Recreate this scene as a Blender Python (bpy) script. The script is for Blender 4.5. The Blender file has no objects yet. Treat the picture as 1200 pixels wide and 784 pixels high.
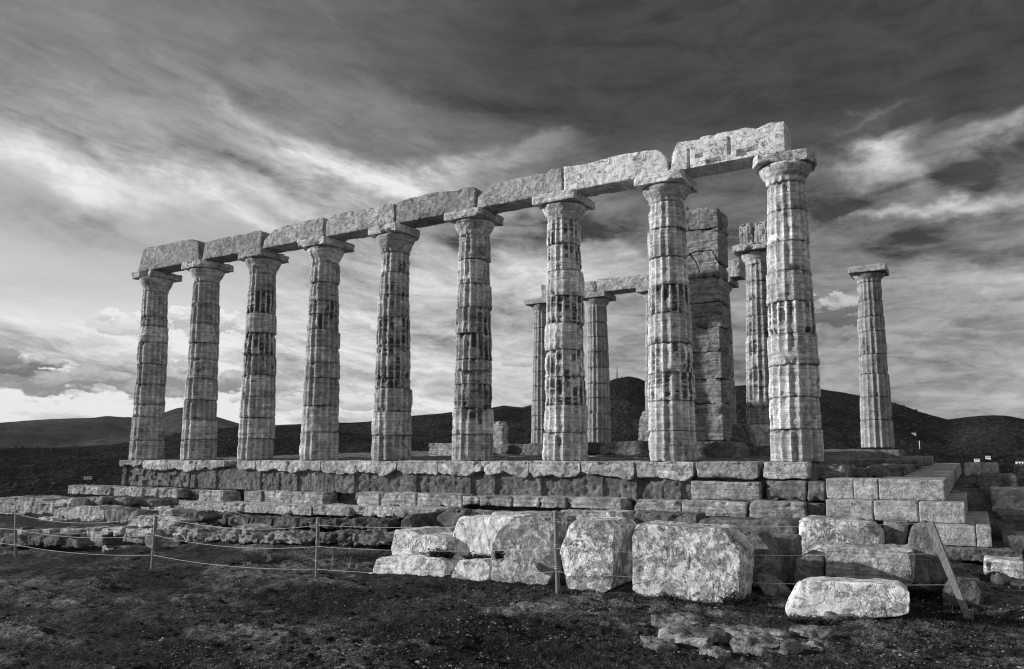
import bpy, math, random
import numpy as np
random.seed(7)
SC = bpy.context.scene
COL = SC.collection
R_ = math.radians

# ------------------------------------------------------------------ camera model (recovered from the colonnade)
CX, CY, CZ, YAW, PIT, ROL, FPX = 23.268, -15.522, .182, -.510, .114, -.003, 905.256
PPX, PPY = 637.58, 427.14
Fw = np.array([math.sin(YAW)*math.cos(PIT), math.cos(YAW)*math.cos(PIT), math.sin(PIT)])
_R = np.array([math.cos(YAW), -math.sin(YAW), 0.])
_U = np.cross(_R, Fw)
CR = _R*math.cos(ROL)+_U*math.sin(ROL)
CU = -_R*math.sin(ROL)+_U*math.cos(ROL)
CAM = np.array([CX, CY, CZ])
def ray(x, y): return Fw+CR*(x-PPX)/FPX-CU*(y-PPY)/FPX
def atY(x, y, Y):
    r = ray(x, y); return CAM+r*(Y-CY)/r[1]
def atZ_(x, y, Z=-1.52):
    r = ray(x, y); return CAM+r*(Z-CZ)/r[2]
def atX(x, y, X):
    r = ray(x, y); return CAM+r*(X-CX)/r[0]

# ------------------------------------------------------------------ numpy noise
_rng = np.random.RandomState(11)
_perm = _rng.permutation(256).astype(np.int64)
_perm = np.concatenate([_perm, _perm, _perm])
_grad = _rng.normal(size=(256, 3)); _grad /= np.linalg.norm(_grad, axis=1)[:, None]
def noise(p):
    p = np.asarray(p, float); i = np.floor(p).astype(np.int64); f = p-i; i &= 255
    u = f*f*f*(f*(f*6-15)+10)
    out = 0
    for dx in (0, 1):
        wx = u[:, 0] if dx else 1-u[:, 0]
        for dy in (0, 1):
            wy = u[:, 1] if dy else 1-u[:, 1]
            for dz in (0, 1):
                wz = u[:, 2] if dz else 1-u[:, 2]
                h = _perm[_perm[_perm[(i[:, 0]+dx) & 255]+((i[:, 1]+dy) & 255)]+((i[:, 2]+dz) & 255)]
                g = _grad[h]
                d = g[:, 0]*(f[:, 0]-dx)+g[:, 1]*(f[:, 1]-dy)+g[:, 2]*(f[:, 2]-dz)
                out = out+wx*wy*wz*d
    return out*1.6
def fbm(p, o=4, g=.5):
    s = 0; a = 1; p = np.asarray(p, float)
    for k in range(o):
        s = s+a*noise(p*(2**k)+k*17.3); a *= g
    return s
def sstep(a, b, x):
    t = np.clip((x-a)/(b-a), 0, 1); return t*t*(3-2*t)
def hsh(*a):
    s = sum(np.asarray(x, float)*k for x, k in zip(a, (12.9898, 78.233, 37.719, 9.17)))
    v = np.sin(s)*43758.5453
    return v-np.floor(v)

# ------------------------------------------------------------------ materials
def new_mat(name):
    m = bpy.data.materials.new(name); m.use_nodes = True
    nt = m.node_tree; nt.nodes.clear()
    return m, nt
class NB:
    """small node-graph helper"""
    def __init__(s, nt): s.nt = nt
    def n(s, t, **kw):
        nd = s.nt.nodes.new(t)
        for k, v in kw.items(): setattr(nd, k, v)
        return nd
    def lk(s, a, b): s.nt.links.new(a, b)
    def m(s, op, a, b=None, c=None, clamp=False):
        nd = s.n('ShaderNodeMath', operation=op); nd.use_clamp = clamp
        for i, v in enumerate((a, b, c)):
            if v is None: continue
            if hasattr(v, 'is_linked'): s.lk(v, nd.inputs[i])
            else: nd.inputs[i].default_value = v
        return nd.outputs[0]
    def vm(s, op, a, b=None):
        nd = s.n('ShaderNodeVectorMath', operation=op)
        for i, v in enumerate((a, b)):
            if v is None: continue
            if hasattr(v, 'is_linked'): s.lk(v, nd.inputs[i])
            else: nd.inputs[i].default_value = v
        return nd.outputs[0]
    def noise(s, vec, scale, det=4, rough=.55, dist=0):
        nd = s.n('ShaderNodeTexNoise'); nd.inputs['Scale'].default_value = scale
        nd.inputs['Detail'].default_value = det; nd.inputs['Roughness'].default_value = rough
        nd.inputs['Distortion'].default_value = dist; s.lk(vec, nd.inputs['Vector'])
        return nd.outputs['Fac']
    def vor(s, vec, scale, feat='F1'):
        nd = s.n('ShaderNodeTexVoronoi', feature=feat); nd.inputs['Scale'].default_value = scale
        s.lk(vec, nd.inputs['Vector']); return nd.outputs['Distance']
    def ramp(s, x, a, b, lo=0., hi=1., smooth=True):
        nd = s.n('ShaderNodeMapRange', interpolation_type='SMOOTHSTEP' if smooth else 'LINEAR')
        s.lk(x, nd.inputs[0])
        for i, v in enumerate((a, b, lo, hi)): nd.inputs[i+1].default_value = v
        return nd.outputs[0]
    def mix(s, f, a, b):
        nd = s.n('ShaderNodeMix', data_type='FLOAT')
        for i, v in ((0, f), (2, a), (3, b)):
            if hasattr(v, 'is_linked'): s.lk(v, nd.inputs[i])
            else: nd.inputs[i].default_value = v
        return nd.outputs[0]
    def sc(s, vec, x, y, z):
        nd = s.n('ShaderNodeMapping'); nd.inputs['Scale'].default_value = (x, y, z)
        s.lk(vec, nd.inputs['Vector']); return nd.outputs[0]
def finish(nb, col, rough=.9, bump=None, dist=.01, strength=1., spec=.25):
    b = nb.n('ShaderNodeBsdfPrincipled'); b.inputs['Roughness'].default_value = rough
    b.inputs['Specular IOR Level'].default_value = spec
    cc = nb.n('ShaderNodeCombineColor')
    for i in range(3): nb.lk(col, cc.inputs[i])
    nb.lk(cc.outputs[0], b.inputs['Base Color'])
    if bump is not None:
        bp = nb.n('ShaderNodeBump'); bp.inputs['Distance'].default_value = dist; bp.inputs['Strength'].default_value = strength
        nb.lk(bump, bp.inputs['Height']); nb.lk(bp.outputs[0], b.inputs['Normal'])
    o = nb.n('ShaderNodeOutputMaterial'); nb.lk(b.outputs[0], o.inputs[0])
def rvec(nb):
    tc = nb.n('ShaderNodeTexCoord'); oi = nb.n('ShaderNodeObjectInfo')
    off = nb.m('MULTIPLY', oi.outputs['Random'], 91.0)
    cb = nb.n('ShaderNodeCombineXYZ')
    nb.lk(off, cb.inputs[0]); nb.lk(off, cb.inputs[1]); nb.lk(off, cb.inputs[2])
    return nb.vm('ADD', tc.outputs['Object'], cb.outputs[0]), oi.outputs['Random']
def stone_mat(name, base, lo=.6, hi=1.3, bed=.25, patch=0., patch_col=.12, pits=0., rnd=.2, bump=.012, stain=False, veins=0., fine=1., medc=1., slant=False):
    """marble / limestone with mineral bedding, lichen patches, pits and thin dark veins"""
    m, nt = new_mat(name); nb = NB(nt)
    v, rn = rvec(nb)
    big = nb.noise(v, 1.7, 3, .6, .6)
    med = nb.noise(v, 9, 5, .65, .4)
    fin = nb.noise(v, 48, 5, .75)
    f = nb.m('MULTIPLY', nb.ramp(big, .3, .7, lo, hi), nb.ramp(med, .32, .68, 1-.38*medc, 1+.3*medc))
    f = nb.m('MULTIPLY', f, nb.ramp(fin, .34, .66, 1-.34*fine, 1+.28*fine))
    if bed:
        bv = nb.sc(v, .9, .9, 26)
        bn = nb.noise(bv, 1.0, 5, .7, .5)
        f = nb.m('MULTIPLY', f, nb.ramp(bn, .32, .66, 1-bed, 1+bed*.6))
    c = nb.m('MULTIPLY', f, base)
    c = nb.m('MULTIPLY', c, nb.ramp(rn, 0, 1, 1-rnd, 1+rnd, False))
    if patch:
        p = nb.noise(v, 4.2, 8, .72, .8)
        p2 = nb.noise(v, 23, 5, .75, .3)
        pm = nb.m('ADD', nb.m('MULTIPLY', p, .7), nb.m('MULTIPLY', p2, .3))
        c = nb.mix(nb.ramp(pm, .585-.10*patch, .62-.08*patch, 0, .8), c, nb.m('MULTIPLY', nb.ramp(fin, .35, .65, .6, 1.4), patch_col))
    if veins:
        w = nb.noise(nb.vm('ADD', v, (5.3, 1.7, 9.1)), 2.6, 6, .6, 1.4)
        w = nb.m('ABSOLUTE', nb.m('SUBTRACT', w, .5))
        c = nb.m('MULTIPLY', c, nb.ramp(w, .0, .022, 1-veins, 1))
    if slant:
        sx = nb.n('ShaderNodeSeparateXYZ'); nb.lk(v, sx.inputs[0])
        q = nb.m('ADD', nb.m('ADD', nb.m('MULTIPLY', sx.outputs[0], 6.5), nb.m('MULTIPLY', sx.outputs[2], 3.2)), nb.m('MULTIPLY', nb.noise(v, 2.2, 4, .6), 3.2))
        q = nb.m('ABSOLUTE', nb.m('SUBTRACT', nb.m('FRACT', q), .5))
        c = nb.m('MULTIPLY', c, nb.ramp(q, .0, .07, .30, 1))
    if pits:
        pv = nb.vor(v, 38)
        ph = nb.noise(v, 14, 3, .6)
        k = nb.m('MULTIPLY', nb.ramp(pv, .12, .3, 1, 0), nb.ramp(ph, .45, .6, 0, pits))
        c = nb.m('MULTIPLY', c, nb.m('SUBTRACT', 1, k))
    if stain:
        at = nb.n('ShaderNodeAttribute'); at.attribute_name = 'stain'
        sn = nb.noise(v, 30, 4, .7)
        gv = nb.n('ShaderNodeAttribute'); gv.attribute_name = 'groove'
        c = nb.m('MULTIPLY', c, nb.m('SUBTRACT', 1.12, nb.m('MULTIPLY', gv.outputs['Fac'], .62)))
        sm = nb.ramp(nb.m('ADD', at.outputs['Fac'], nb.m('MULTIPLY', nb.m('SUBTRACT', sn, .5), 2.2)), .22, .85, 0, .88)
        c = nb.mix(sm, c, .03)
    h = nb.m('ADD', nb.m('MULTIPLY', med, .8), nb.m('MULTIPLY', fin, .35))
    h = nb.m('ADD', h, nb.m('MULTIPLY', nb.noise(v, 24, 4, .65, .4), .5))
    if bed: h = nb.m('ADD', h, nb.m('MULTIPLY', bn, bed*1.6))
    if pits: h = nb.m('SUBTRACT', h, nb.m('MULTIPLY', k, .8))
    finish(nb, c, .88, h, bump*2.4, 1.)
    return m
M = {}
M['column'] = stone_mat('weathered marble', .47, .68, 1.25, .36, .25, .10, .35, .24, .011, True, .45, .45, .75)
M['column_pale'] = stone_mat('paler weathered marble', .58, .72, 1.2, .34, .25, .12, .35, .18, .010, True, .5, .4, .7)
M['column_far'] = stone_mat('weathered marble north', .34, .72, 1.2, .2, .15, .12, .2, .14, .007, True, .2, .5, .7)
M['architrave'] = stone_mat('rough architrave marble', .44, .75, 1.2, .06, .5, .2, .3, .12, .010, False, .7, .5, .8)
M['architrave_pale'] = stone_mat('pale architrave marble', .66, .85, 1.12, .05, .25, .34, .2, .08, .007, False, .8, .4, .6)
M['architrave_dark'] = stone_mat('grey rough architrave marble', .31, .72, 1.2, .08, .5, .13, .3, .12, .012, False, .6, .5, .9)
M['stylobate'] = stone_mat('stylobate marble', .50, .65, 1.2, .25, .4, .14, .3, .14, .012, False, .35)
M['step'] = stone_mat('step marble', .42, .6, 1.25, .4, .35, .12, .3, .22, .012, False, .3)
M['clean'] = stone_mat('pale fallen marble', .76, .8, 1.12, .0, .75, .24, .35, .10, .005, False, .75, .35, .6)
M['mottled'] = stone_mat('mottled fallen marble', .80, .78, 1.12, .0, 1.2, .17, .5, .06, .006, False, .75, .4, .7)
M['mottled_grey'] = stone_mat('grey mottled fallen marble', .54, .75, 1.12, .0, 1.3, .13, .5, .05, .008, False, .7, .5, .8)
M['striped'] = stone_mat('pale striped marble', .74, .9, 1.08, .0, .1, .3, .1, .03, .004, False, .3, .4, .5, slant=True)
M['greyblock'] = stone_mat('grey fallen marble', .20, .6, 1.3, .2, .4, .09, .4, .2, .012, False, .3)
M['poros'] = stone_mat('dark poros stone', .13, .6, 1.4, .05, .4, .05, .7, .2, .02)
M['restored'] = stone_mat('pitted restoration stone', .40, .85, 1.12, .18, .2, .12, .75, .07, .008)
M['pier'] = stone_mat('banded pier marble', .30, .7, 1.2, .42, .25, .07, .2, .14, .010)
M['rock'] = stone_mat('bedrock', .24, .55, 1.5, .35, .5, .05, .4, .25, .02)
M['ledge'] = stone_mat('pale weathered bedrock', .36, .55, 1.3, .35, .7, .06, .5, .2, .02)
M['floor'] = stone_mat('platform rubble', .17, .6, 1.3, .2, .4, .06, .4, .1, .012)

def simple_mat(name, base, var=.3, scale=30, rough=.8, stretch=(1, 1, 1), bump=.004, spec=.25, metal=0):
    m, nt = new_mat(name); nb = NB(nt); v, rn = rvec(nb)
    n = nb.noise(nb.sc(v, *stretch), scale, 5, .65)
    finish(nb, nb.m('MULTIPLY', nb.ramp(n, .3, .7, 1-var, 1+var), base), rough, n, bump, 1, spec)
    return m
M['post'] = simple_mat('weathered post', .17, .35, 18, .6, (6, 6, .6), .003)
M['plank'] = simple_mat('grey plank', .20, .4, 14, .8, (7, 7, .5), .004)
M['rope'] = simple_mat('pale rope', .5, .2, 90, .8)
M['weed'] = simple_mat('dark weed leaves', .035, .4, 8, .8)
M['straw'] = simple_mat('dry stalk', .32, .3, 8, .9)
M['straw2'] = simple_mat('dry grass', .16, .4, 8, .9)
M['white_wall'] = simple_mat('whitewash', .7, .1, 1, .9)
M['far_roof'] = simple_mat('roof tile', .3, .2, 1, .9)
M['pane'] = simple_mat('dark opening', .03, .1, 1, .4)
M['mast'] = simple_mat('mast steel', .15, .1, 1, .6)
M['pebble'] = simple_mat('pebbles', .20, .8, 1.5, .9)
M['bush'] = simple_mat('maquis leaves', .018, .5, .02, .95)

def ground_mat():
    m, nt = new_mat('dry rocky earth'); nb = NB(nt)
    tc = nb.n('ShaderNodeTexCoord'); v = tc.outputs['Object']
    big = nb.noise(v, .55, 5, .6, .8)
    med = nb.noise(v, 4.5, 6, .68, .5)
    fin = nb.noise(v, 38, 5, .75)
    vor = nb.vor(v, 55)
    v2 = nb.vor(v, 17)
    c = nb.m('MULTIPLY', nb.ramp(big, .38, .62, .55, 1.6), nb.ramp(med, .36, .64, .5, 1.6))
    c = nb.m('MULTIPLY', c, nb.ramp(fin, .38, .62, .3, 1.95))
    gr = nb.vor(v, 95); c = nb.m('MULTIPLY', c, nb.ramp(gr, .1, .6, 1.5, .55))
    at = nb.n('ShaderNodeAttribute'); at.attribute_name = 'rocky'
    base = nb.mix(at.outputs['Fac'], .046, .14)
    c = nb.m('MULTIPLY', c, base)
    # sparse pale chips lying in the soil
    ch = nb.m('MULTIPLY', nb.ramp(vor, .14, .24, 1, 0), nb.ramp(nb.noise(v, 5, 5, .7), .50, .62, 0, .9))
    c = nb.mix(ch, c, .20)
    h = nb.m('ADD', nb.m('MULTIPLY', med, 1.2), nb.m('MULTIPLY', fin, .6))
    h = nb.m('ADD', h, nb.m('MULTIPLY', nb.ramp(v2, 0, .5, 1, 0), .3)); h = nb.m('ADD', h, nb.m('MULTIPLY', nb.ramp(gr, 0, .6, 1, 0), .22))
    finish(nb, c, .95, h, .075, 1, .1)
    return m
def far_mat():
    m, nt = new_mat('scrub covered slopes'); nb = NB(nt)
    tc = nb.n('ShaderNodeTexCoord'); v = tc.outputs['Object']
    a = nb.noise(v, .004, 6, .65, .5); b = nb.noise(v, .05, 5, .75, .2); vb = nb.vor(v, .09)
    c = nb.m('MULTIPLY', nb.ramp(a, .35, .7, .6, 1.6), nb.ramp(b, .3, .72, .45, 1.6))
    c = nb.m('MULTIPLY', c, nb.ramp(vb, .1, .6, .6, 1.3))
    sp = nb.ramp(nb.noise(nb.vm('ADD', v, (900., 77., 5.)), .022, 7, .75, .6), .64, .72, 0, 1)
    c = nb.mix(nb.m('MULTIPLY', sp, .8), nb.m('MULTIPLY', c, .016), .15)
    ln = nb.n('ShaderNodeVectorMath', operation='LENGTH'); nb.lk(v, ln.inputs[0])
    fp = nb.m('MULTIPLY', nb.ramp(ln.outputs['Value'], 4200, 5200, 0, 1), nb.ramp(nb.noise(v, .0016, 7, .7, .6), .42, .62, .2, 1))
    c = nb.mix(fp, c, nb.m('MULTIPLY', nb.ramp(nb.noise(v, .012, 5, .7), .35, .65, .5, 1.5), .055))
    h = nb.m('ADD', nb.m('MULTIPLY', b, 1.), nb.m('MULTIPLY', vb, -.5))
    finish(nb, c, 1., h, 9, 1, .0)
    return m
M['ground'] = ground_mat(); M['far'] = far_mat()

# ------------------------------------------------------------------ object helpers
def mesh_np(name, v, faces, mat, smooth=True, attr=None):
    """v (n,3); faces: list of arrays (m,k)"""
    me = bpy.data.meshes.new(name)
    v = np.asarray(v, np.float32)
    me.vertices.add(len(v)); me.vertices.foreach_set('co', v.ravel())
    idx = []; st = []; tot = []; o = 0
    for f in faces:
        f = np.asarray(f, np.int32)
        if len(f) == 0: continue
        k = f.shape[1]; idx.append(f.ravel()); st.append(o+np.arange(len(f))*k); tot.append(np.full(len(f), k)); o += f.size
    idx = np.concatenate(idx); st = np.concatenate(st); tot = np.concatenate(tot)
    me.loops.add(len(idx)); me.loops.foreach_set('vertex_index', idx)
    me.polygons.add(len(st)); me.polygons.foreach_set('loop_start', st.astype(np.int32)); me.polygons.foreach_set('loop_total', tot.astype(np.int32))
    me.update(calc_edges=True)
    me.polygons.foreach_set('use_smooth', np.full(len(st), smooth))
    if attr:
        for k, a in attr.items():
            at = me.attributes.new(k, 'FLOAT', 'POINT'); at.data.foreach_set('value', np.asarray(a, np.float32))
    me.materials.append(mat); me.validate()
    return me
def link(name, me, parent=None):
    o = bpy.data.objects.new(name, me); COL.objects.link(o)
    if parent: o.parent = parent
    return o
def tag(o, label=None, cat=None, group=None, kind=None):
    if label: o['label'] = label
    if cat: o['category'] = cat
    if group: o['group'] = group
    if kind: o['kind'] = kind
    return o
def empty(name, loc, label, cat, group=None):
    o = bpy.data.objects.new(name, None); COL.objects.link(o); o.location = loc; o.empty_display_size = .2
    return tag(o, label, cat, group)

PENDING = []
def solid(name, verts, faces, mat, vox=.03, amp=.012, bed=.0, chip=.0, parent=None, post=None, seed=None, facets=0):
    """closed solid -> voxel remesh -> stone displacement. verts in world coordinates; origin set at base centre"""
    verts = np.array(verts, float)
    lo = verts.min(0); hi = verts.max(0)
    org = np.array([(lo[0]+hi[0])/2, (lo[1]+hi[1])/2, lo[2]])
    me = bpy.data.meshes.new(name)
    me.from_pydata((verts-org).tolist(), [], faces); me.update()
    o = link(name, me)
    o.location = org
    if parent:
        o.parent = parent; o.location = org-np.array(parent.location)
    md = o.modifiers.new('r', 'REMESH'); md.mode = 'VOXEL'; md.voxel_size = vox; md.adaptivity = 0
    PENDING.append((o, org, mat, vox, amp, bed, chip, post, seed if seed is not None else random.random()*100, facets))
    return o
def flush():
    bpy.context.view_layer.update()
    dg = bpy.context.evaluated_depsgraph_get()
    res = [bpy.data.meshes.new_from_object(o.evaluated_get(dg)) for (o, *_) in PENDING]
    for (o, org, mat, vox, amp, bed, chip, post, seed, facets), me in zip(PENDING, res):
        o.modifiers.clear(); old = o.data; o.data = me; me.name = old.name; bpy.data.meshes.remove(old)
        n = len(me.vertices)
        if n == 0: print('EMPTY REMESH', o.name); continue
        v = np.empty(n*3, np.float32); me.vertices.foreach_get('co', v); v = v.reshape(-1, 3).astype(float)
        nr = np.empty(n*3, np.float32); me.vertices.foreach_get('normal', nr); nr = nr.reshape(-1, 3)
        # broken corners: plane cuts leave crisp facets
        if facets:
            rf = np.random.RandomState(abs(int(seed*13))+3)
            for q in range(facets):
                nn = np.array([rf.choice([-1, 1])*rf.uniform(.35, 1), -rf.uniform(.25, .9), rf.uniform(-.5, 1.)]); nn /= np.linalg.norm(nn)
                pr_ = v@nn; mx = pr_.max(); cut = rf.uniform(.01, .038)*(mx-pr_.min())
                ov = np.maximum(0, pr_-(mx-cut)); v = v-ov[:, None]*nn
        w = v+seed
        lo = v.min(0); hi = v.max(0)
        d = amp*(fbm(w*2.0, 3)*.9+.75*fbm(w*8, 3)-.5*np.abs(fbm(w*5+9, 3)))
        if bed:
            t = w.copy(); t[:, 2] = t[:, 2]*14+noise(w*1.3)*1.5; t[:, 0] *= .8; t[:, 1] *= .8
            d += bed*fbm(t, 2)
        if chip:
            e = np.sort(np.minimum(v-lo, hi-v), axis=1)   # e[:,1] small -> near a box edge
            near = 1-sstep(.0, .16, e[:, 0]+e[:, 1])
            c = sstep(.08, .6, fbm(w*3.1+31, 3))
            d -= chip*near*c
        v2 = v+nr*d[:, None]
        if post is not None: v2 = post(v2+org, nr)-org
        me.vertices.foreach_set('co', v2.astype(np.float32).ravel())
        me.polygons.foreach_set('use_smooth', np.ones(len(me.polygons), bool))
        me.materials.clear(); me.materials.append(mat); me.update()
    PENDING.clear()

def prism_xz(pts, y0, y1):
    """closed prism from (x,z) polygon, y0 front, y1 back"""
    n = len(pts)
    v = [(p[0], y0, p[1]) for p in pts]+[(p[0], y1, p[1]) for p in pts]
    f = [list(range(n)), list(range(2*n-1, n-1, -1))]+[[i, i+n, (i+1) % n+n, (i+1) % n] for i in range(n)]
    return v, f
def prism_xy(pts, z0, z1):
    n = len(pts)
    v = [(p[0], p[1], z0) for p in pts]+[(p[0], p[1], z1) for p in pts]
    f = [list(range(n-1, -1, -1)), list(range(n, 2*n))]+[[i, (i+1) % n, (i+1) % n+n, i+n] for i in range(n)]
    return v, f
def box_v(x0, x1, y0, y1, z0, z1): return prism_xy([(x0, y0), (x1, y0), (x1, y1), (x0, y1)], z0, z1)
def outline_block(name, px, Y, depth, mat, taper=0., yaw=0., **kw):
    """front face traced at its own distance Y, extruded back by depth. yaw turns it about its front-left corner"""
    P = [atY(x, y, Y) for x, y in px]
    pts = [(p[0], p[2]) for p in P]
    v, f = prism_xz(pts, Y, Y+depth)
    v = np.array(v); n = len(pts)
    if taper:
        c = v[:n].mean(0)
        v[n:, 0] = c[0]+(v[n:, 0]-c[0])*(1-taper); 
        top = v[n:, 2].min(); v[n:, 2] = top+(v[n:, 2]-top)*(1-taper*.6)
    if yaw:
        c = v[:n].mean(0); a = R_(yaw); q = v-c
        v[:, 0] = c[0]+q[:, 0]*math.cos(a)-q[:, 1]*math.sin(a); v[:, 1] = c[1]+q[:, 0]*math.sin(a)+q[:, 1]*math.cos(a)
    return solid(name, v, f, mat, **kw)

def tube(pts, rad, seg=8, caps=True):
    """tube along points -> verts, quads, tris"""
    pts = np.array(pts, float); n = len(pts)
    t = np.gradient(pts, axis=0); t /= np.linalg.norm(t, axis=1)[:, None]
    ref = np.array([0, 0, 1.]) if abs(t[0][2]) < .9 else np.array([1., 0, 0])
    rad = np.full(n, rad) if np.isscalar(rad) else np.array(rad)
    V = []
    for p, d, r in zip(pts, t, rad):
        a = np.cross(d, ref); a /= np.linalg.norm(a); b = np.cross(d, a)
        for k in range(seg):
            th = 2*math.pi*k/seg; V.append(p+r*(a*math.cos(th)+b*math.sin(th)))
    Q = [(i*seg+k, i*seg+(k+1) % seg, (i+1)*seg+(k+1) % seg, (i+1)*seg+k) for i in range(n-1) for k in range(seg)]
    T = []
    if caps:
        V += [pts[0], pts[-1]]; a, b = len(V)-2, len(V)-1
        T = [(a, (k+1) % seg, k) for k in range(seg)]+[(b, (n-1)*seg+k, (n-1)*seg+(k+1) % seg) for k in range(seg)]
    return V, Q, T

# ------------------------------------------------------------------ terrain
def g0(X, Y):
    """near ground height (no bumps)"""
    X = np.asarray(X, float); Y = np.asarray(Y, float)
    s = np.clip(18.8-X, 0, 22)
    z = -1.50-.034*s
    z = z+.12*sstep(-7.5, -3, Y)*sstep(19, 12, X)*1.
    z = z-.04*sstep(-7, -11, Y)
    return z
def ridge(pl):
    A = []; E_ = []
    for x, y in pl:
        r = ray(x, y); A.append(math.atan2(r[0], r[1])); E_.append(r[2]/math.hypot(r[0], r[1]))
    return np.array(A), np.array(E_)
MID = ridge([(-500, 531), (-200, 530), (0, 527), (60, 525), (120, 522), (150, 519), (195, 512), (215, 508), (280, 501), (350, 498), (430, 495), (480, 489), (530, 484), (578, 478.5), (590, 476.5), (612, 478.5), (640, 471), (690, 457), (712, 449), (722, 445), (737, 443), (748, 445), (760, 450), (800, 456), (860, 454), (900, 451), (940, 453), (965, 458), (1010, 465), (1048, 475), (1080, 484), (1110, 492), (1122, 491), (1148, 487.5), (1178, 487.5), (1200, 492), (1300, 498), (1600, 505)])
FAR = ridge([(-600, 515), (-200, 503), (0, 496), (30, 493.5), (60, 491.5), (110, 490), (124, 488), (145, 490), (180, 489), (195, 483), (207, 479), (215, 478), (228, 480), (250, 488), (280, 497), (320, 506), (500, 512), (1600, 512)])
def terr(X, Y):
    r = np.hypot(X-CX, Y-CY); az = np.arctan2(X-CX, Y-CY)
    P = np.stack([X, Y, np.zeros_like(X)], -1)
    near = g0(X, Y)
    Ps = P*np.array([.7, 1.25, 1.]); bumps = .035*fbm(Ps*.8, 3)+.026*fbm(Ps*3.1+5, 5, .62)+.010*fbm(P*11, 3, .6)
    # ledges: terraces of bedrock pushing through the soil
    q = P.copy(); q[:, 0] *= .4
    L = fbm(q*.8+9, 4, .6)
    rock = sstep(.08, .30, L)
    bumps += .035*rock+.014*rock*fbm(P*7, 3)
    lo2 = noise(q*1.3+41); bumps -= .04*sstep(.25, .6, lo2)
    keep = 1-sstep(-2.4, -1.2, Y)*sstep(-8, -3, X)*sstep(26, 22.5, X)
    bumps = bumps*keep-.45*(1-keep)*0
    zn = near+bumps-.12*(1-keep)
    # left apron: a little outcrop of bedrock in front of the steps
    ol = sstep(.55, .0, np.abs(Y+4.55+.25*noise(P*.8)))*sstep(6.8, 8., X)*sstep(15.5, 12.5, X)
    zn = zn+.20*ol*(1+.35*fbm(P*3, 3)); rock = np.maximum(rock, ol)
    # fall to the lowland
    fall = sstep(29, 130, r); fall2 = sstep(100, 650, r)
    low = -14*fall-44*fall2
    bn = fbm(P*.006, 5)*9*sstep(200, 900, r)+fbm(P*.03+3, 3)*2.2*sstep(60, 300, r)
    me = np.interp(az, MID[0], MID[1]); fe = np.interp(az, FAR[0], FAR[1])
    RM, RF = 2600., 8500.
    zm = CZ+me*RM; zf = CZ+fe*RF
    up = sstep(900, RM, r)**1.25*(1-sstep(RM, RM+1300, r))
    amp_r = np.abs(r-RM)/RM
    z = zn*(1-fall)+(-1.5+low+bn)*fall
    base = z
    rid = base+(zm-base)*up
    wob = fbm(P*.0035+7, 4)*26*np.clip(up*(1-up)*4, 0, 1)
    z = np.where(up > 0, rid+wob*(r < RM)*1., base)
    z = z+fbm(P*.02, 2)*1.6*up
    upf = sstep(4600, RF, r)*(1-sstep(RF, RF+4500, r))
    z = np.where(r > 4000, base+(zf-base)*upf+fbm(P*.0012+2, 4)*85*np.clip(upf*(1-upf)*4, 0, 1), z)
    return z, rock
def polar_sheet(name, rr, aa, mat, attr=True, closed=False):
    Rg, Ag = np.meshgrid(rr, aa, indexing='ij')
    X = CX+Rg.ravel()*np.sin(Ag.ravel()); Y = CY+Rg.ravel()*np.cos(Ag.ravel())
    Z, rk = terr(X, Y)
    nr, na = len(rr), len(aa)
    i = np.arange(nr-1)[:, None]*na; 
    if closed:
        j = np.arange(na); jn = (j+1) % na
    else:
        j = np.arange(na-1); jn = j+1
    F = np.stack([(i+j).ravel(), (i+jn).ravel(), (i+na+jn).ravel(), (i+na+j).ravel()], 1)[:, ::-1]
    return mesh_np(name, np.stack([X, Y, Z], 1), [F], mat, True, {'rocky': rk} if attr else None)
def build_terrain():
    a0, a1 = YAW-R_(46), YAW+R_(42)
    aa = np.concatenate([np.linspace(a0, a1, 760), np.linspace(a1, a0+2*math.pi, 130)[1:-1]])
    rr = np.concatenate([np.geomspace(.4, 4.2, 26)[:-1], np.geomspace(4.2, 24, 380)[:-1], np.geomspace(24, 420, 70)])
    o = link('ground', polar_sheet('ground', rr, aa, M['ground'], True, True)); tag(o, kind='structure')
    rr = np.concatenate([np.geomspace(140, 420, 12)[:-1], np.geomspace(420, 2600, 150), np.geomspace(2620, 4600, 40), np.geomspace(4700, 8500, 60), np.geomspace(8600, 15000, 12)])
    aa = np.concatenate([np.linspace(a0, a1, 700), np.linspace(a1, a0+2*math.pi, 90)[1:-1]])
    me = polar_sheet('hills', rr, aa, M['far'], False, True)
    co = np.empty(len(me.vertices)*3, np.float32); me.vertices.foreach_get('co', co); co = co.reshape(-1, 3)
    r = np.hypot(co[:, 0]-CX, co[:, 1]-CY); co[:, 2] -= (3.0*(1-sstep(300, 415, r))); co[:, 2] += .15*sstep(410, 425, r)
    me.vertices.foreach_set('co', co.ravel()); me.update()
    o = link('hills', me); tag(o, kind='structure')
build_terrain()
def gz(x, y): return float(terr(np.array([x], float), np.array([y], float))[0][0])

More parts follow.
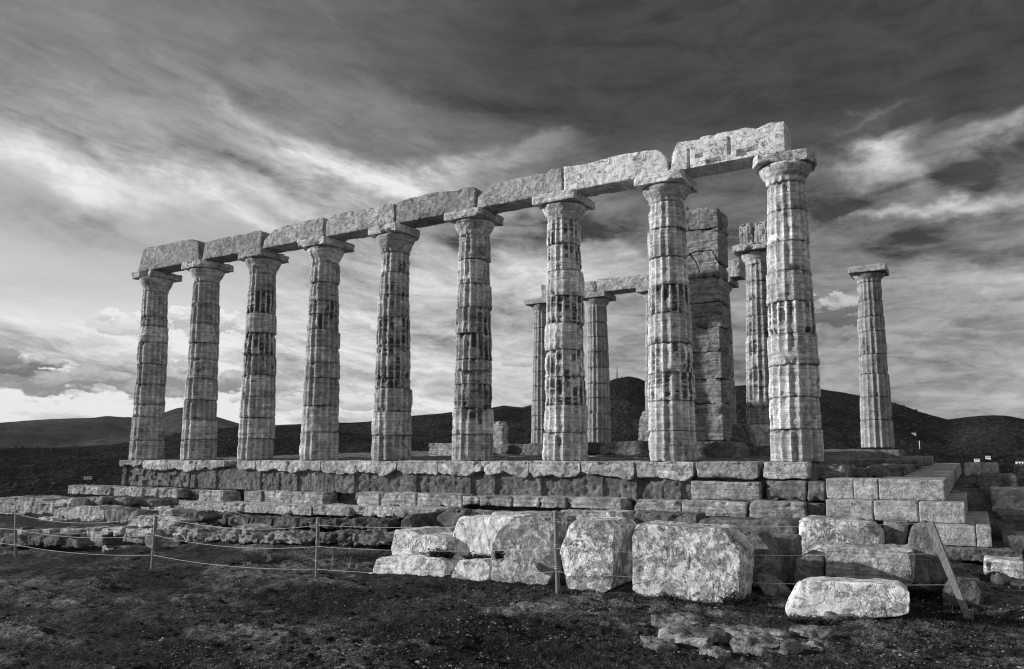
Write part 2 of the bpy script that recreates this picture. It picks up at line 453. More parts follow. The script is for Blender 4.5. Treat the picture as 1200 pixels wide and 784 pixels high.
# ------------------------------------------------------------------ columns
NF = 16
def drum_mesh(name, z0, z1, Rz, seed, wear, stain, mat, per=10, dz=.03, smoothface=0., off=(0, 0)):
    """fluted drum between z0 and z1 (local). wear 0..1 chips the arrises, smoothface fills the flutes"""
    na = NF*per
    nz = max(6, int((z1-z0)/dz))
    zz = np.concatenate([[z0, z0+.006], np.linspace(z0+.018, z1-.018, nz), [z1-.006, z1]])
    a = np.arange(na)/na*2*math.pi
    Z, A = np.meshgrid(zz, a, indexing='ij'); Z = Z.ravel(); A = A.ravel()
    Rr = Rz(Z)
    t = (A/(2*math.pi)*NF) % 1.0; fid = np.floor(A/(2*math.pi)*NF+1e-6)
    P = np.stack([np.cos(A)*.5, np.sin(A)*.5, Z], 1)+seed
    fill = np.clip(smoothface*sstep(-.5, .2, fbm(P*1.5+77, 2))+wear*.55*sstep(.1, .7, fbm(P*2.2, 3)), 0, 1)
    dep = .047*Rr/.5*(1-fill*.8)
    fl = 4*t*(1-t)
    r = Rr-dep*fl
    # chipped arrises
    chip = wear*.028*sstep(-.1, .6, fbm(P*np.array([5, 5, 4.])+3, 3))
    r = np.minimum(r, Rr-chip)
    # general erosion
    q = P.copy(); q[:, 2] = q[:, 2]*9+.6*noise(P*1.7)
    r -= .016*wear*np.abs(fbm(q, 3))
    r += .0075*fbm(P*6, 4, .6)*(.4+wear)-.028*wear*sstep(.0, .5, noise(P*np.array([1.2, 1.2, 2.2])+5))
    # big bites out of the drum edges
    edge = np.minimum(Z-z0, z1-Z)
    bite = sstep(.22, .62, fbm(P*3.3+50, 3))*sstep(.16, .0, edge)
    r -= bite*.07*(.4+wear)
    r -= .015*np.exp(-edge/.011)
    # sooty lichen cells in the flutes, cut by thin pale horizontal veins at uneven heights
    veins = np.abs(noise(np.stack([A*.35+seed, Z*7.5+noise(P*2)*.35, 0*Z+seed], 1)))
    vein = 1-sstep(.02, .10, veins)
    cell = np.floor(Z*4.5+hsh(fid, np.full_like(fid, seed % 7)))
    sv = hsh(fid, cell, np.full_like(cell, round(seed*10)))
    area = sstep(-.15, .45, fbm(P*1.8+9, 3)+(stain-.55)*1.5)
    influte = sstep(.04, .24, t)*sstep(.96, .76, t)
    st = area*influte*(1-vein)*(.35+.65*sv)*min(1., stain*1.9)*1.3
    r += .007*vein*influte*(.3+wear)-.010*st
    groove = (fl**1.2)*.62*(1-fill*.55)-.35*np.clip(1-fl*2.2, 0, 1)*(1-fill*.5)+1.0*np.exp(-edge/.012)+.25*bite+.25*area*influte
    x = r*np.cos(A)+off[0]; y = r*np.sin(A)+off[1]
    n = len(zz)
    V = np.stack([x, y, Z], 1)
    i = np.arange(n-1)[:, None]*na; j = np.arange(na); jn = (j+1) % na
    Q = np.stack([(i+j).ravel(), (i+jn).ravel(), (i+na+jn).ravel(), (i+na+j).ravel()], 1)
    V = np.vstack([V, [[off[0], off[1], z0]], [[off[0], off[1], z1]]]); b = n*na; tp = b+1
    T = np.vstack([np.stack([np.full(na, b), jn, j], 1), np.stack([np.full(na, tp), (n-1)*na+j, (n-1)*na+jn], 1)])
    return mesh_np(name, V, [Q, T], mat, True, {'stain': np.concatenate([st, [0, 0]]), 'groove': np.concatenate([np.clip(groove, -.4, 1), [0, 0]])})
def capital_mesh(name, zn, ze, r0, r1, seed, mat, wear):
    """necking with flute ends, then the flaring echinus"""
    na = NF*8; zz = np.concatenate([np.linspace(zn, zn+.14, 6), np.linspace(zn+.16, ze, 16)])
    a = np.arange(na)/na*2*math.pi
    Z, A = np.meshgrid(zz, a, indexing='ij'); Z = Z.ravel(); A = A.ravel()
    u = np.clip((Z-zn-.13)/(ze-zn-.13), 0, 1)
    Rr = r0+(r1-r0)*(u**.85*.8+.2*np.sin(u*math.pi/2))
    Rr = Rr-.05*sstep(.86, 1., u)
    t = (A/(2*math.pi)*NF) % 1.0
    Rr = Rr-.035*4*t*(1-t)*(1-sstep(.06, .13, Z-zn))*(1-.5*wear)
    Rr = Rr+.012*sstep(.13, .145, Z-zn)*(1-u)
    Rr = Rr-.02*np.exp(-(Z-zn)/.012)
    P = np.stack([np.cos(A)*.5, np.sin(A)*.5, Z], 1)+seed
    Rr = Rr+.010*fbm(P*5, 3)-wear*.055*sstep(.05, .6, fbm(P*2.7+8, 3))
    n = len(zz); V = np.stack([Rr*np.cos(A), Rr*np.sin(A), Z], 1)
    i = np.arange(n-1)[:, None]*na; j = np.arange(na); jn = (j+1) % na
    Q = np.stack([(i+j).ravel(), (i+jn).ravel(), (i+na+jn).ravel(), (i+na+j).ravel()], 1)
    V = np.vstack([V, [[0, 0, zn]], [[0, 0, ze]]]); b = n*na
    T = np.vstack([np.stack([np.full(na, b), jn, j], 1), np.stack([np.full(na, b+1), (n-1)*na+j, (n-1)*na+jn], 1)])
    return mesh_np(name, V, [Q, T], mat, True, {'stain': np.zeros(len(V))})
HC = 6.085
def column(x, y, z, label, group, joints, wears, stains, smooths, seed, aba, mat, h=HC, awear=.03, per=10, rot=0, offs=None, half=.5, capwear=.4, dark=None):
    root = empty('column', (x, y, z), label, 'column', group); root['kind'] = 'thing'
    zn = joints[-1]
    rb, rt = .515, .385
    def Rz(Z):
        u = np.clip(Z/zn, 0, 1); return rb+(rt-rb)*u+.012*np.sin(u*math.pi)
    zs = [0]+list(joints)
    for k in range(len(zs)-1):
        q = .006+.016*wears[k]
        off = offs[k] if offs else (random.uniform(-q, q), random.uniform(-q, q))
        rs = random.uniform(-.014, .018)*(.25+wears[k])*1.2
        me = drum_mesh('drum', zs[k]+.002, zs[k+1]-.002, (lambda Z, rs=rs: Rz(Z)+rs), seed+k*3.71, wears[k], stains[k], mat, per, .03, smooths[k], off)
        o = link('drum', me, root)
    ze = h-.215
    cap = link('capital', capital_mesh('capital', zn, ze, rt+.003, .53, seed, mat, capwear), root)
    P = [(px_*half*2, py_*half*2) for px_, py_ in aba]
    v, f = prism_xy([(x+p*1.06, y+q*1.06) for p, q in P], z+ze+.002, z+h)
    a = solid('abacus', v, f, mat, vox=.02, amp=.012, bed=.004, chip=awear, seed=seed)
    # two-level parenting: abacus belongs to the capital
    a.parent = cap; a.location = (a.location[0]-x, a.location[1]-y, a.location[2]-z)
    return root
SQ = [(-.5, -.5), (.5, -.5), (.5, .5), (-.5, .5)]
def joints_px(xb, xt, ys, Y, X):
    """drum joints measured on the photo, bottom to top, as heights on the shaft's front"""
    out = []
    for y in ys:
        u = (541-y)/max(1, 541-ys[-1]); xx = xb+(xt-xb)*u
        out.append(float(atY(xx, y, Y-.42)[2]))
    return out
ORD = ['first', 'second', 'third', 'fourth', 'fifth', 'sixth', 'seventh', 'eighth', 'ninth']
CJ = [  # joint rows bottom->top (excluding base), per column, and their look
    dict(ys=[516, 488, 473, 449, 425, 399, 380, 368, 338], xb=172, xt=183, w=[.15, .5, .5, .4, .5, .3, .9, .9, .4], s=[0, .1, .15, .1, .1, .05, 0, .15, .1], f=[.75, .55, .2, .2, .2, .3, .6, .5, .1]),
    dict(ys=[515, 491, 467.5, 442.5, 419, 400, 377, 353, 327], xb=232, xt=241, w=[.2, .3, .3, .3, .8, .4, .1, .2, .2], s=[0, .1, 0, .05, .3, .2, 0, .1, .1], f=[.3, .3, .1, .1, .3, .2, .95, .05, .05]),
    dict(ys=[514, 489, 464, 438, 414, 388, 364, 339, 316], xb=299, xt=309, w=[.4, .4, .3, .4, .6, .7, .3, .5, .3], s=[.25, .15, .1, .3, .6, .85, .0, .8, .1], f=[.1, .2, .1, 0, 0, 0, .8, .2, .2]),
    dict(ys=[506, 475, 442, 424, 405, 384, 366, 350, 328, 304], xb=375, xt=382, w=[.5, .5, .4, .3, .3, .4, .6, .5, .9, .5], s=[.3, .05, .4, .25, .25, .2, .7, .6, .2, .2], f=[.1, .6, .1, 0, 0, 0, 0, 0, .5, .3]),
    dict(ys=[510, 482, 454, 442, 405, 370, 343, 316, 292], xb=458, xt=465, w=[.3, .5, .8, .6, .5, .5, .4, .5, .6], s=[.1, .05, .4, .6, .7, .85, .3, .5, .6], f=[.1, .4, .2, .2, 0, 0, 0, .2, .2]),
    dict(ys=[509, 478, 449, 434, 420, 389, 358.6, 330, 301, 272], xb=554, xt=557, w=[.3, .5, .9, .6, .6, .5, .8, .4, .6, .8], s=[.3, .45, .6, .2, .3, .75, .95, .1, .3, .15], f=[.1, .1, .3, 0, 0, 0, .1, .2, .3, .2]),
    dict(ys=[507, 474, 441, 409, 377, 345, 315, 283.5, 254], xb=662, xt=661, w=[.4, .6, .6, .7, .5, .7, .6, .6, .5], s=[.4, .3, .8, .55, .45, .85, .1, .7, .55], f=[.1, .2, .2, .4, .5, .1, .7, .3, 0]),
    dict(ys=[505, 469, 436, 401, 366, 332, 299, 264.6, 233.6], xb=788, xt=781, w=[.4, .3, .7, .5, .6, .5, .3, .3, .8], s=[.3, .2, .9, .7, .3, .85, .2, .15, .1], f=[0, 0, .2, .2, .3, .3, .5, .3, .4]),
    dict(ys=[503, 465, 427, 390, 352, 316, 281, 244, 210], xb=933, xt=920, w=[.4, .5, .3, .6, .4, .5, .3, .5, .4], s=[.3, .45, .2, .1, .85, .15, .1, .1, .05], f=[0, .05, 0, .85, .1, .5, .3, .1, .05]),
]
ABA = [
    [(-.5, -.42), (-.1, -.45), (.05, -.3), (.35, -.42), (.5, -.1), (.42, .5), (-.4, .5), (-.5, .1)],
    [(-.44, -.48), (.1, -.5), (.3, -.44), (.5, -.2), (.5, .46), (-.2, .5), (-.5, .2)],
    [(-.5, -.4), (.1, -.5), (.44, -.46), (.5, .1), (.4, .5), (-.5, .5)],
    [(-.5, -.48), (.44, -.5), (.5, -.3), (.5, .5), (-.5, .5)],
    [(-.48, -.46), (.4, -.5), (.5, -.25), (.5, .3), (.3, .5), (-.5, .5)],
    [(-.5, -.5), (.46, -.5), (.5, -.35), (.5, .5), (-.5, .5)],
    [(-.5, -.5), (.5, -.5), (.5, .5), (-.5, .5)],
    [(-.5, -.5), (.5, -.5), (.5, .5), (-.5, .5)],
    [(-.5, -.28), (-.36, -.5), (-.1, -.46), (.2, -.34), (.44, -.3), (.54, .05), (.42, .5), (-.5, .5)],
]
CDESC = ['tilted banded drums near its top', 'a smooth plain drum halfway up', 'black pitted patches in its upper half', 'a latticed dark band above its middle',
         'a bulging drum jutting left low down', 'rounded, badly eroded bulging drums', 'patchy black staining all the way down', 'black-stained flutes beside the banded pier', 'pale lower drums, nearest the restored steps']
for k in range(9):
    c = CJ[k]
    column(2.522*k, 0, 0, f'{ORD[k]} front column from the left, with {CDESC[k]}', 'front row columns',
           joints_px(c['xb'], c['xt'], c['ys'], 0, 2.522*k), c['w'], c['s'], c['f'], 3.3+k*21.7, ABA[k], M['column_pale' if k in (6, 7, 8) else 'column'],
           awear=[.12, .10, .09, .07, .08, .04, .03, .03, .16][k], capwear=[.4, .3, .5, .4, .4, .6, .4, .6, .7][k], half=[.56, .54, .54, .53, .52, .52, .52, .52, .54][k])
def even(n, top, j=.03): return [top*(i+1)/n+(random.uniform(-j, j) if i < n-1 else 0) for i in range(n)]
for k, lab in ((3, 'slim pale column at the far left end of the rear row'), (4, 'rear row column carrying the joint of the rear beam, with a chipped low drum'),
               (5, 'rear row column mostly hidden behind the eighth front column'), (6, 'dark rear row column showing in the slit right of the banded pier')):
    n = 9
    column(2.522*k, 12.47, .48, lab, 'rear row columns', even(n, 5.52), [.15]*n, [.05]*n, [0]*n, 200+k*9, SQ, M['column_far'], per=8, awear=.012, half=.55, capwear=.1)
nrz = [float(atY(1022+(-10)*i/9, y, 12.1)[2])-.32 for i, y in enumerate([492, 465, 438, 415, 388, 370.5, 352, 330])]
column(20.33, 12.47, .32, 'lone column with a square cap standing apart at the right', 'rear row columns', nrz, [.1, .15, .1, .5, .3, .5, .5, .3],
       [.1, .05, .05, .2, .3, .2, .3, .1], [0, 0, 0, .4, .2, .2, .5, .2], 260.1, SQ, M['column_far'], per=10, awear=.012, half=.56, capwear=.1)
column(17.8, 7.5, .46, 'column topped by an upright split block, half hidden behind the ninth front column', 'porch columns',
       even(10, 5.3), [.3]*10, [.2, .3, .5, .55, .5, .6, .6, .1, .1, .1], [.1]*10, 300.3, [(-.5, -.4), (-.3, -.5), (.5, -.5), (.5, .5), (-.5, .5)], M['column'], h=5.87, awear=.10, half=.62)

# ------------------------------------------------------------------ front architrave
def slot_post(rects, Y, dep):
    W = []
    for (x0, y0, x1, y1) in rects:
        a = atY(x0, y0, Y); b = atY(x1, y1, Y); W.append((min(a[0], b[0]), max(a[0], b[0]), min(a[2], b[2]), max(a[2], b[2])))
    def f(v, nr):
        v = v.copy()
        for (xa, xb, za, zb) in W:
            m = (v[:, 0] > xa) & (v[:, 0] < xb) & (v[:, 2] > za) & (v[:, 2] < zb) & (v[:, 1] < Y+.1)
            v[m, 1] += dep
        return v
    return f
YA = -.43
AT = [
    (168, 237, [(168, 292), (174, 289.5), (200, 285), (212, 281.5), (225, 280), (233, 284), (237.5, 292)], 'leftmost beam block, plain faced with a sheared right end'),
    (241, 309, [(241, 283.5), (262, 278), (285, 274), (303, 269.5), (312, 271), (309, 279)], 'beam block with a rounded right end between the second and third columns'),
    (310, 381, [(310, 281), (321, 269), (336, 263.5), (352, 259.5), (370, 256), (380, 254)], 'rough pitted beam block between the third and fourth front columns'),
    (382.5, 463, [(383, 259), (390, 251), (400, 249), (413, 246), (430, 244), (446, 242), (450, 239), (462.5, 238)], 'beam block between the fourth and fifth front columns, small wedge at its right end'),
    (464.5, 557, [(464.5, 237.5), (479, 232), (495, 228), (512, 225), (533, 223), (543, 219), (554, 218), (558, 221)], 'darker rough beam block between the fifth and sixth front columns'),
    (559, 658, [(560, 231), (570, 221), (576, 216), (594, 211), (614, 207.5), (631, 204), (641, 203), (645, 198), (658, 196)], 'beam block with a slanting broken left end between the sixth and seventh columns'),
    (660, 783, [(660, 195), (680, 193), (698, 189), (713, 184), (732, 180), (751, 177), (768, 175), (775, 178), (783, 187)], 'pale beam block with a cracked right end, left of the topmost one'),
    (785.5, 922, [(785.5, 181), (791, 173.5), (793.5, 167), (818, 163), (823, 159.5), (850, 154), (874, 149), (887, 150.6), (902, 143), (922, 140)], 'tallest pale beam block at the right end with cut slots in its face'),
]
for i, (xa, xb, top, lab) in enumerate(AT):
    pts = []
    A = atY(xa, 200, YA)[0]; B = atY(xb, 200, YA)[0]
    if i == 7: B = atY(920, 180, YA)[0]
    T = [(atY(x, y, YA)[0], atY(x, y, YA)[2]) for x, y in top]
    zb = HC+.004
    # the traced x shifts with height because of the leaning verticals: clamp into the block's own span
    T = [(min(max(x, A+.005), B+(.03 if i in (1,) else 0)), z) for x, z in T]
    pts = [(A, zb), (B, zb)]+T[::-1]
    q = [pts[0]]
    for p in pts[1:]:
        if math.hypot(p[0]-q[-1][0], p[1]-q[-1][1]) > .03: q.append(p)
    v, f = prism_xz(q, YA, YA+.64)
    post = None
    if i == 7: post = slot_post([(805.5, 175, 809, 197), (852.5, 160, 856.5, 181), (864, 175.5, 885, 179), (815, 181, 824, 183.5), (828, 187, 845, 189.5)], YA, .08)
    solid('architrave_block', v, f, vox=.016 if i == 7 else .018, mat=M[['architrave_dark', 'architrave_dark', 'architrave', 'architrave', 'architrave_dark', 'architrave', 'architrave_pale', 'architrave_pale'][i]], amp=[.004, .008, .011, .011, .012, .010, .009, .005][i], bed=.0, chip=.02, post=post, seed=i*7.7)
    o = COL.objects[-1] if False else PENDING[-1][0]; tag(o, lab, 'beam block', 'front row beam blocks')
# rear beam
for (xa, xb, ya, yb, lab) in ((633.5, 697, 333.5, 328.5, 'left block of the small rear beam, its end over the slim pale column'), (698.5, 768, 327, 318.5, 'middle block of the small rear beam, crossing the gap left of the eighth column'),
                              (769, 868, 318, 303, 'far right block of the rear beam, peeping between pier and porch column')):
    Y = 12.05; zb = .48+HC+.004
    A = atY(xa, 345, Y); B = atY(xb, 345, Y)
    v, f = prism_xz([(A[0], zb), (B[0], zb), (B[0], atY(xb, yb, Y)[2]), ((A[0]+B[0])/2, atY((xa+xb)/2, (ya+yb)/2+1, Y)[2]), (A[0], atY(xa, ya, Y)[2])], Y, Y+.84)
    o = solid('architrave_block', v, f, M['architrave'], vox=.035, amp=.018, chip=.04); tag(o, lab, 'beam block', 'rear beam blocks')
# split upright block on the porch column
zt = .46+5.87
for s, (xa, xb, yt) in enumerate(((866, 881.5, 263), (883.5, 899, 259.5))):
    A = atY(xa, 280, 7.15); B = atY(xb, 280, 7.15); z1 = atY(xa, yt, 7.15)[2]
    def reed(v, nr, A=A):
        v = v.copy(); m = nr[:, 1] < -.5; v[m, 1] += .02*np.abs(np.sin((v[m, 0]-A[0])*38)); return v
    v, f = box_v(A[0], B[0], 7.15, 7.75, zt+.003, z1)
    o = solid('upright_block', v, f, M['architrave'], vox=.025, amp=.015, chip=.08, post=reed)
    tag(o, ['left half of the split reeded block standing on the porch column', 'right half of the split reeded block standing on the porch column'][s], 'stone block', 'split block halves')

# ------------------------------------------------------------------ banded pier
PJ = [517, 473, 444, 413, 384, 355, 325.5, 297, 268, 243]
pr = empty('pier', (17.36, 3.4, .47), 'tall square pier of banded stone courses between the eighth and ninth front columns', 'pier')
PZ = [float(atY(825, y, 3.0)[2]) for y in PJ]; PZ[0] = .46
x0, x1, y0, y1 = 16.95, 17.88, 3.0, 3.85
pk = dict(vox=.022, amp=.012, bed=.016, chip=.05, parent=pr)
for k in range(6):
    dx = [.0, -.01, .01, -.02, .02, .02][k]
    v, f = box_v(x0+dx, x1+dx, y0, y1, PZ[k]+.003, PZ[k+1]-.003)
    solid('pier_course', v, f, M['pier'], **pk)
z0, z1, z2, z3 = PZ[6]+.003, PZ[7], PZ[8], PZ[9]
v, f = prism_xz([(x0+.01, z0), (x0+.44, z0), (x0+.43, z0+.22), (x0+.345, z0+.45), (x0+.2, z1+.02), (x0, z1-.12)], y0, y1)
solid('pier_course', v, f, M['pier'], **pk)
v, f = prism_xz([(x0+.452, z0), (x1+.01, z0), (x1+.01, z0+.30), (x1-.15, z1+.05), (x0+.38, z1+.075), (x0+.23, z1+.03), (x0+.357, z0+.46), (x0+.442, z0+.22)], y0, y1)
solid('pier_course', v, f, M['pier'], **pk)
v, f = prism_xz([(x0+.0, z1-.105), (x0+.2, z1+.035), (x0+.38, z1+.09), (x1-.14, z1+.065), (x1+.02, z0+.315), (x1+.02, z2-.03), (x1-.2, z2-.01), (x0+.01, z2-.004)], y0, y1)
solid('pier_course', v, f, M['pier'], **pk)
pk.update(bed=.008, amp=.018)
v, f = prism_xz([(x0+.02, z2), (x1-.2, z2-.006), (x1+.03, z2-.026), (x1+.03, z3-.06), (x1-.1, z3), (x0+.05, z3)], y0-.02, y1+.02)
solid('pier_course', v, f, M['pier'], **pk)
v, f = prism_xz([(x0, z3+.004), (x0+.16, z3+.004), (x0+.13, z3+.12), (x0+.05, z3+.2), (x0-.02, z3+.1)], 3.1, 3.4)
solid('pier_fragment', v, f, M['pier'], vox=.02, amp=.012, chip=.03, parent=pr)

# ------------------------------------------------------------------ stylobate, foundation, steps
def zpx(x, y, Y): return float(atY(x, y, Y)[2])
def xpx(x, y, Y): return float(atY(x, y, Y)[0])
YS = -.66
ST = [(139, 166, .16, 'thin upper left corner slab of the platform edge, broken underneath'), (166.5, 196, .30, 'stylobate block under the first column, left half'),
      (196.5, 228, .30, 'stained stylobate block between the first two front columns'), (230, 262, .27, 'stylobate block with three rounded lobes below the second column'),
      (277, 299, .30, 'rounded stylobate block just right of the dark gap'), (299.5, 336, .31, 'stylobate block below the right half of the third column'),
      (336.5, 375, .30, 'stylobate block between the third and fourth columns'), (375.5, 418, .31, 'stylobate block below the fourth column, right half'),
      (418.5, 464, .30, 'stylobate block ending under the middle of the fifth column'), (464.5, 512, .31, 'stylobate block between the fifth and sixth columns'),
      (513, 563.5, .31, 'stylobate block under the sixth column'), (564, 619, .31, 'stylobate block between the sixth and seventh columns'),
      (620, 679.5, .34, 'stylobate block with a deep ragged edge under the seventh column'), (680.5, 743, .33, 'scalloped stylobate block between the seventh and eighth columns'),
      (745.5, 812.5, .31, 'round-edged pale stylobate block under the eighth column'), (815.5, 888, .32, 'detached round-edged stylobate block between the eighth and ninth columns'),
      (894, 947, .33, 'pale stylobate block under the ninth column')]
STZ = {}
for i, (xa, xb, th, lab) in enumerate(ST):
    A = xpx(xa, 548, YS); B = xpx(xb, 548, YS)
    n = max(4, int((B-A)/.09)); bot = []
    for k in range(n+1):
        x = A+(B-A)*k/n
        w = float(noise(np.array([[x*1.7, i*3.1, 0]]))[0]+.5*noise(np.array([[x*5, i*3.1, 4]]))[0])
        e = min(k, n-k)/n
        bot.append((x, -th+(.13*w if i not in (15, 16) else .03*w)+(.05 if e == 0 else 0)))
    v, f = prism_xz([(A, 0), ]+bot+[(B, 0)], YS, YS+1.25)
    v, f = prism_xz(bot+[(B, -.003*(i % 3)), (A, -.003*(i % 3))], YS+(.01*(i % 2)), YS+1.25)
    o = solid('stylobate_block', v, f, M['stylobate'], vox=.02, amp=.014, bed=.006, chip=.045); tag(o, lab, 'platform block', 'stylobate blocks')
# slab showing pale top between the lobed block and its neighbour (recess)
# dark poros foundation: individual upright stones in one wall mesh
def wall_mesh(name, x0, x1, rows, Y, mat, wmin, wmax, label, cat, dep=.6, seed=0, vox=.022, gap=.03, parent=None):
    rnd = random.Random(seed); V = []; F = []
    for (z0, z1) in rows:
        x = x0+rnd.uniform(0, .1)
        while x < x1-.06:
            w = min(rnd.uniform(wmin, wmax), x1-x)
            if x1-(x+w) < wmin*.5: w = x1-x
            dy = rnd.uniform(-.03, .05)
            v, f = box_v(x+gap/2, x+w-gap/2, Y+dy, Y+dep, z0+rnd.uniform(0, .012), z1-rnd.uniform(.004, .02))
            o = len(V); V += v; F += [[q+o for q in ff] for ff in f]; x += w
        v, f = box_v(x0, x1, Y+.15, Y+dep, z0, z1); o = len(V); V += v; F += [[q+o for q in ff] for ff in f]
    o = solid(name, V, F, mat, vox=vox, amp=.028, chip=0)
    o['kind'] = 'thing'; return tag(o, label, cat)
XL = xpx(139, 560, -.6)
XM = xpx(222, 560, -.55); XR = xpx(811, 570, -.55)
wall_mesh('foundation_wall', XM, XR, [(-.83, -.20)], -.57, M['poros'], .26, .46, 'dark pitted foundation wall of upright stones under the front row columns', 'wall', seed=4)
wall_mesh('foundation_wall', XL+.02, XM-.01, [(-.62, -.46), (-.46, -.30), (-.30, -.16), (-.80, -.62)], -.55, M['poros'], .18, .34, 'foundation wall corner of small rounded stones below the first column', 'wall', seed=9)
wall_mesh('foundation_wall', xpx(75, 575, -1.0), xpx(205, 590, -1.0), [(-1.10, -.82)], -.92, M['step'], .3, .6, 'low paler stone course left of the first column, ending in a rounded stone', 'wall', seed=12)
wall_mesh('foundation_wall', XL, xpx(240, 590, -.75), [(-1.28, -.83)], -.62, M['poros'], .3, .55, 'lower foundation course behind the first two columns, flat faced and stained', 'wall', seed=22)

def course(xs, Y, ya, yb, mat, labs, group, dep=.6, name='step_block', ref=None, amp=.011, chip=.05, bed=.010, zb=None, cat='step block', vox=.02):
    """blocks of one course: xs list of (x0,x1) in photo px on plane Y, top row ya(x), bottom row yb(x)"""
    for i, ((xa, xb), lab) in enumerate(zip(xs, labs)):
        ym = (ya(xa)+yb(xa))/2
        A = xpx(xa, ym, Y); B = xpx(xb, ym, Y)
        z1 = zpx((xa+xb)/2, ya((xa+xb)/2), Y); z0 = zpx((xa+xb)/2, yb((xa+xb)/2), Y) if zb is None else zb
        dz_ = random.uniform(0, .03); v, f = box_v(A, B, Y+random.uniform(-.05, .03), Y+dep, z0, z1)
        v = [(x+(random.uniform(-.02, .02)), y, z-(dz_*random.random() if z == z1 else 0)) for x, y, z in v]
        o = solid(name, v, f, mat, vox=vox, amp=amp, bed=bed, chip=chip); tag(o, lab, cat, group)
lin = lambda x0, y0, x1, y1: (lambda x: y0+(y1-y0)*(x-x0)/(x1-x0))
# marble course in front of the poros wall
course([(231, 262), (287, 307), (308, 341), (341.5, 378)], -1.05, lin(230, 574, 390, 577), lin(230, 588, 390, 594), M['step'],
       ['ragged marble step block with a broken top below the second column', 'left block of three joined marble step blocks under the third column', 'middle marble step block below the third and fourth columns', 'marble step block with a dark right end under the fourth column'], 'left step blocks')
course([(416, 444), (441.5+4, 486), (489, 541)], -1.05, lin(416, 577, 541, 579), lin(416, 594, 541, 594), M['step'],
       ['short rounded step block standing alone left of the fifth column', 'step block with a pale split foot under the fifth column', 'long dark banded step block left of the sixth column'], 'middle step blocks')
course([(543, 563), (564, 600), (601, 633), (634, 663), (664, 728)], -1.05, lin(543, 581, 728, 583), lin(543, 592, 728, 598), M['step'],
       ['small pale step block below the sixth column', 'cracked pale step block behind the striped marble block', 'grey step block above the largest mottled fallen block', 'small step block behind the middle fence post', 'long dark step block between the seventh and eighth columns'], 'middle step blocks')
course([(743, 799), (800, 875.5), (878, 944)], -1.05, lin(743, 586, 944, 588), lin(743, 602, 944, 609), M['step'],
       ['pale spotted step block below the eighth column', 'long dark grooved step block right of the eighth column', 'wave-grained step block below the ninth column'], 'right step blocks')
course([(809, 891)], -.78, lin(809, 564, 891, 565), lin(809, 586, 891, 587), M['step'], ['thick banded block standing proud between the eighth and ninth columns'], 'right step blocks', dep=.8)
course([(897, 944), (947, 967)], -.70, lin(897, 563, 967, 564), lin(897, 587, 967, 587), M['greyblock'], ['square grey pitted block directly below the ninth column', 'small shadowed stone left of the restored steps'], 'right step blocks', dep=.7)
course([(946, 966)], -.85, lin(946, 589, 967, 589), lin(946, 612, 967, 612), M['greyblock'], ['small dark stone left of the second restored step'], 'right step blocks', dep=.7)
# long lower course running from the left
course([(166, 201), (201.5, 247), (248, 285), (286, 366), (367, 411), (411.5, 459), (460, 512)], -1.75, lin(166, 587, 512, 596), lin(166, 597, 512, 608), M['stylobate'],
       ['short block at the left end of the long lowest course', 'cracked block second from the left in the lowest course', 'smooth pale block third from the left in the lowest course',
        'long pale block of the lowest course with a curved crack', 'block of the lowest course with rough white patches', 'dark stained block of the lowest course below the fifth column', 'pale end block of the lowest course beside the slanting slab'], 'lowest course blocks', dep=.8)
# restored steps at the right corner
def rs(xa, xb, ya, yb, Y, dep, lab, mat='restored', zoff=0, grp='restored step blocks', xr=None):
    A = xpx(xa, (ya+yb)/2, Y); B = xpx(xb, (ya+yb)/2, Y) if xr is None else xr
    z1 = zpx(xb, ya, Y); z0 = zpx(xb, yb, Y)
    v, f = box_v(A, B, Y, Y+dep, z0, z1)
    o = solid('restored_step', v, f, M[mat], vox=.026, amp=.004, chip=.018); tag(o, lab, 'step block', grp)
    return B, z0, z1
Z = [-.285, -.63, -.965, -1.27, -1.45]
def rsb(xa, xb, k, Y, Y1, lab, X1=None, X0=None, tilt=0.):
    A = xpx(xa, 575, Y) if X0 is None else X0; B = xpx(xb, 575, Y) if X1 is None else X1
    v, f = box_v(A+.001, B-.001, Y, Y1, Z[k+1]+.001, Z[k])
    v = [(x, y, z+(max(0, y+1))*tilt) for x, y, z in v]
    o = solid('restored_step', v, f, M['restored'], vox=.017, amp=.004, chip=.012); tag(o, lab, 'step block', 'restored step blocks')
XC = [22.74, 23.02, 23.36]
rsb(968, 1000, 0, -1.0, -.1, 'upper restored step block with a thin crack at the left end')
rsb(1000.5, 1029, 0, -1.0, -.1, 'upper restored step block marked with a carved check')
rsb(1029.5, 1107, 0, -1.0, 1.2, 'large pale corner block of the upper restored step', X1=XC[0])
rsb(0, 0, 0, 1.206, 5.2, 'second block of the upper restored flank, behind the corner block', X1=XC[0]-.005, X0=xpx(1029.5, 575, -1.0)+.002, tilt=.006)
rsb(0, 0, 0, 5.206, 12.6, 'farthest block of the upper restored flank', X1=XC[0]-.008, X0=xpx(1029.5, 575, -1.0)+.004, tilt=.008)
rsb(967, 1022, 1, -1.35, -.3, 'second restored step block, leftmost')
rsb(1022.5, 1075, 1, -1.35, -.3, 'second restored step block, middle of three')
rsb(1075.5, 1130, 1, -1.35, -.2, 'corner block of the second restored step', X1=XC[1])
rsb(0, 0, 1, -.196, 6.5, 'long flank block of the second restored step', X1=XC[1]-.006, X0=XC[0]-.4)
rsb(1091, 1140, 2, -1.70, -.6, 'third restored step block, half hidden behind the leaning slab')
rsb(1140.5, 1161, 2, -1.70, -.6, 'corner block of the third restored step', X1=XC[2])
rsb(0, 0, 2, -.596, 4.2, 'long flank block of the third restored step', X1=XC[2]-.006, X0=XC[1]-.4)
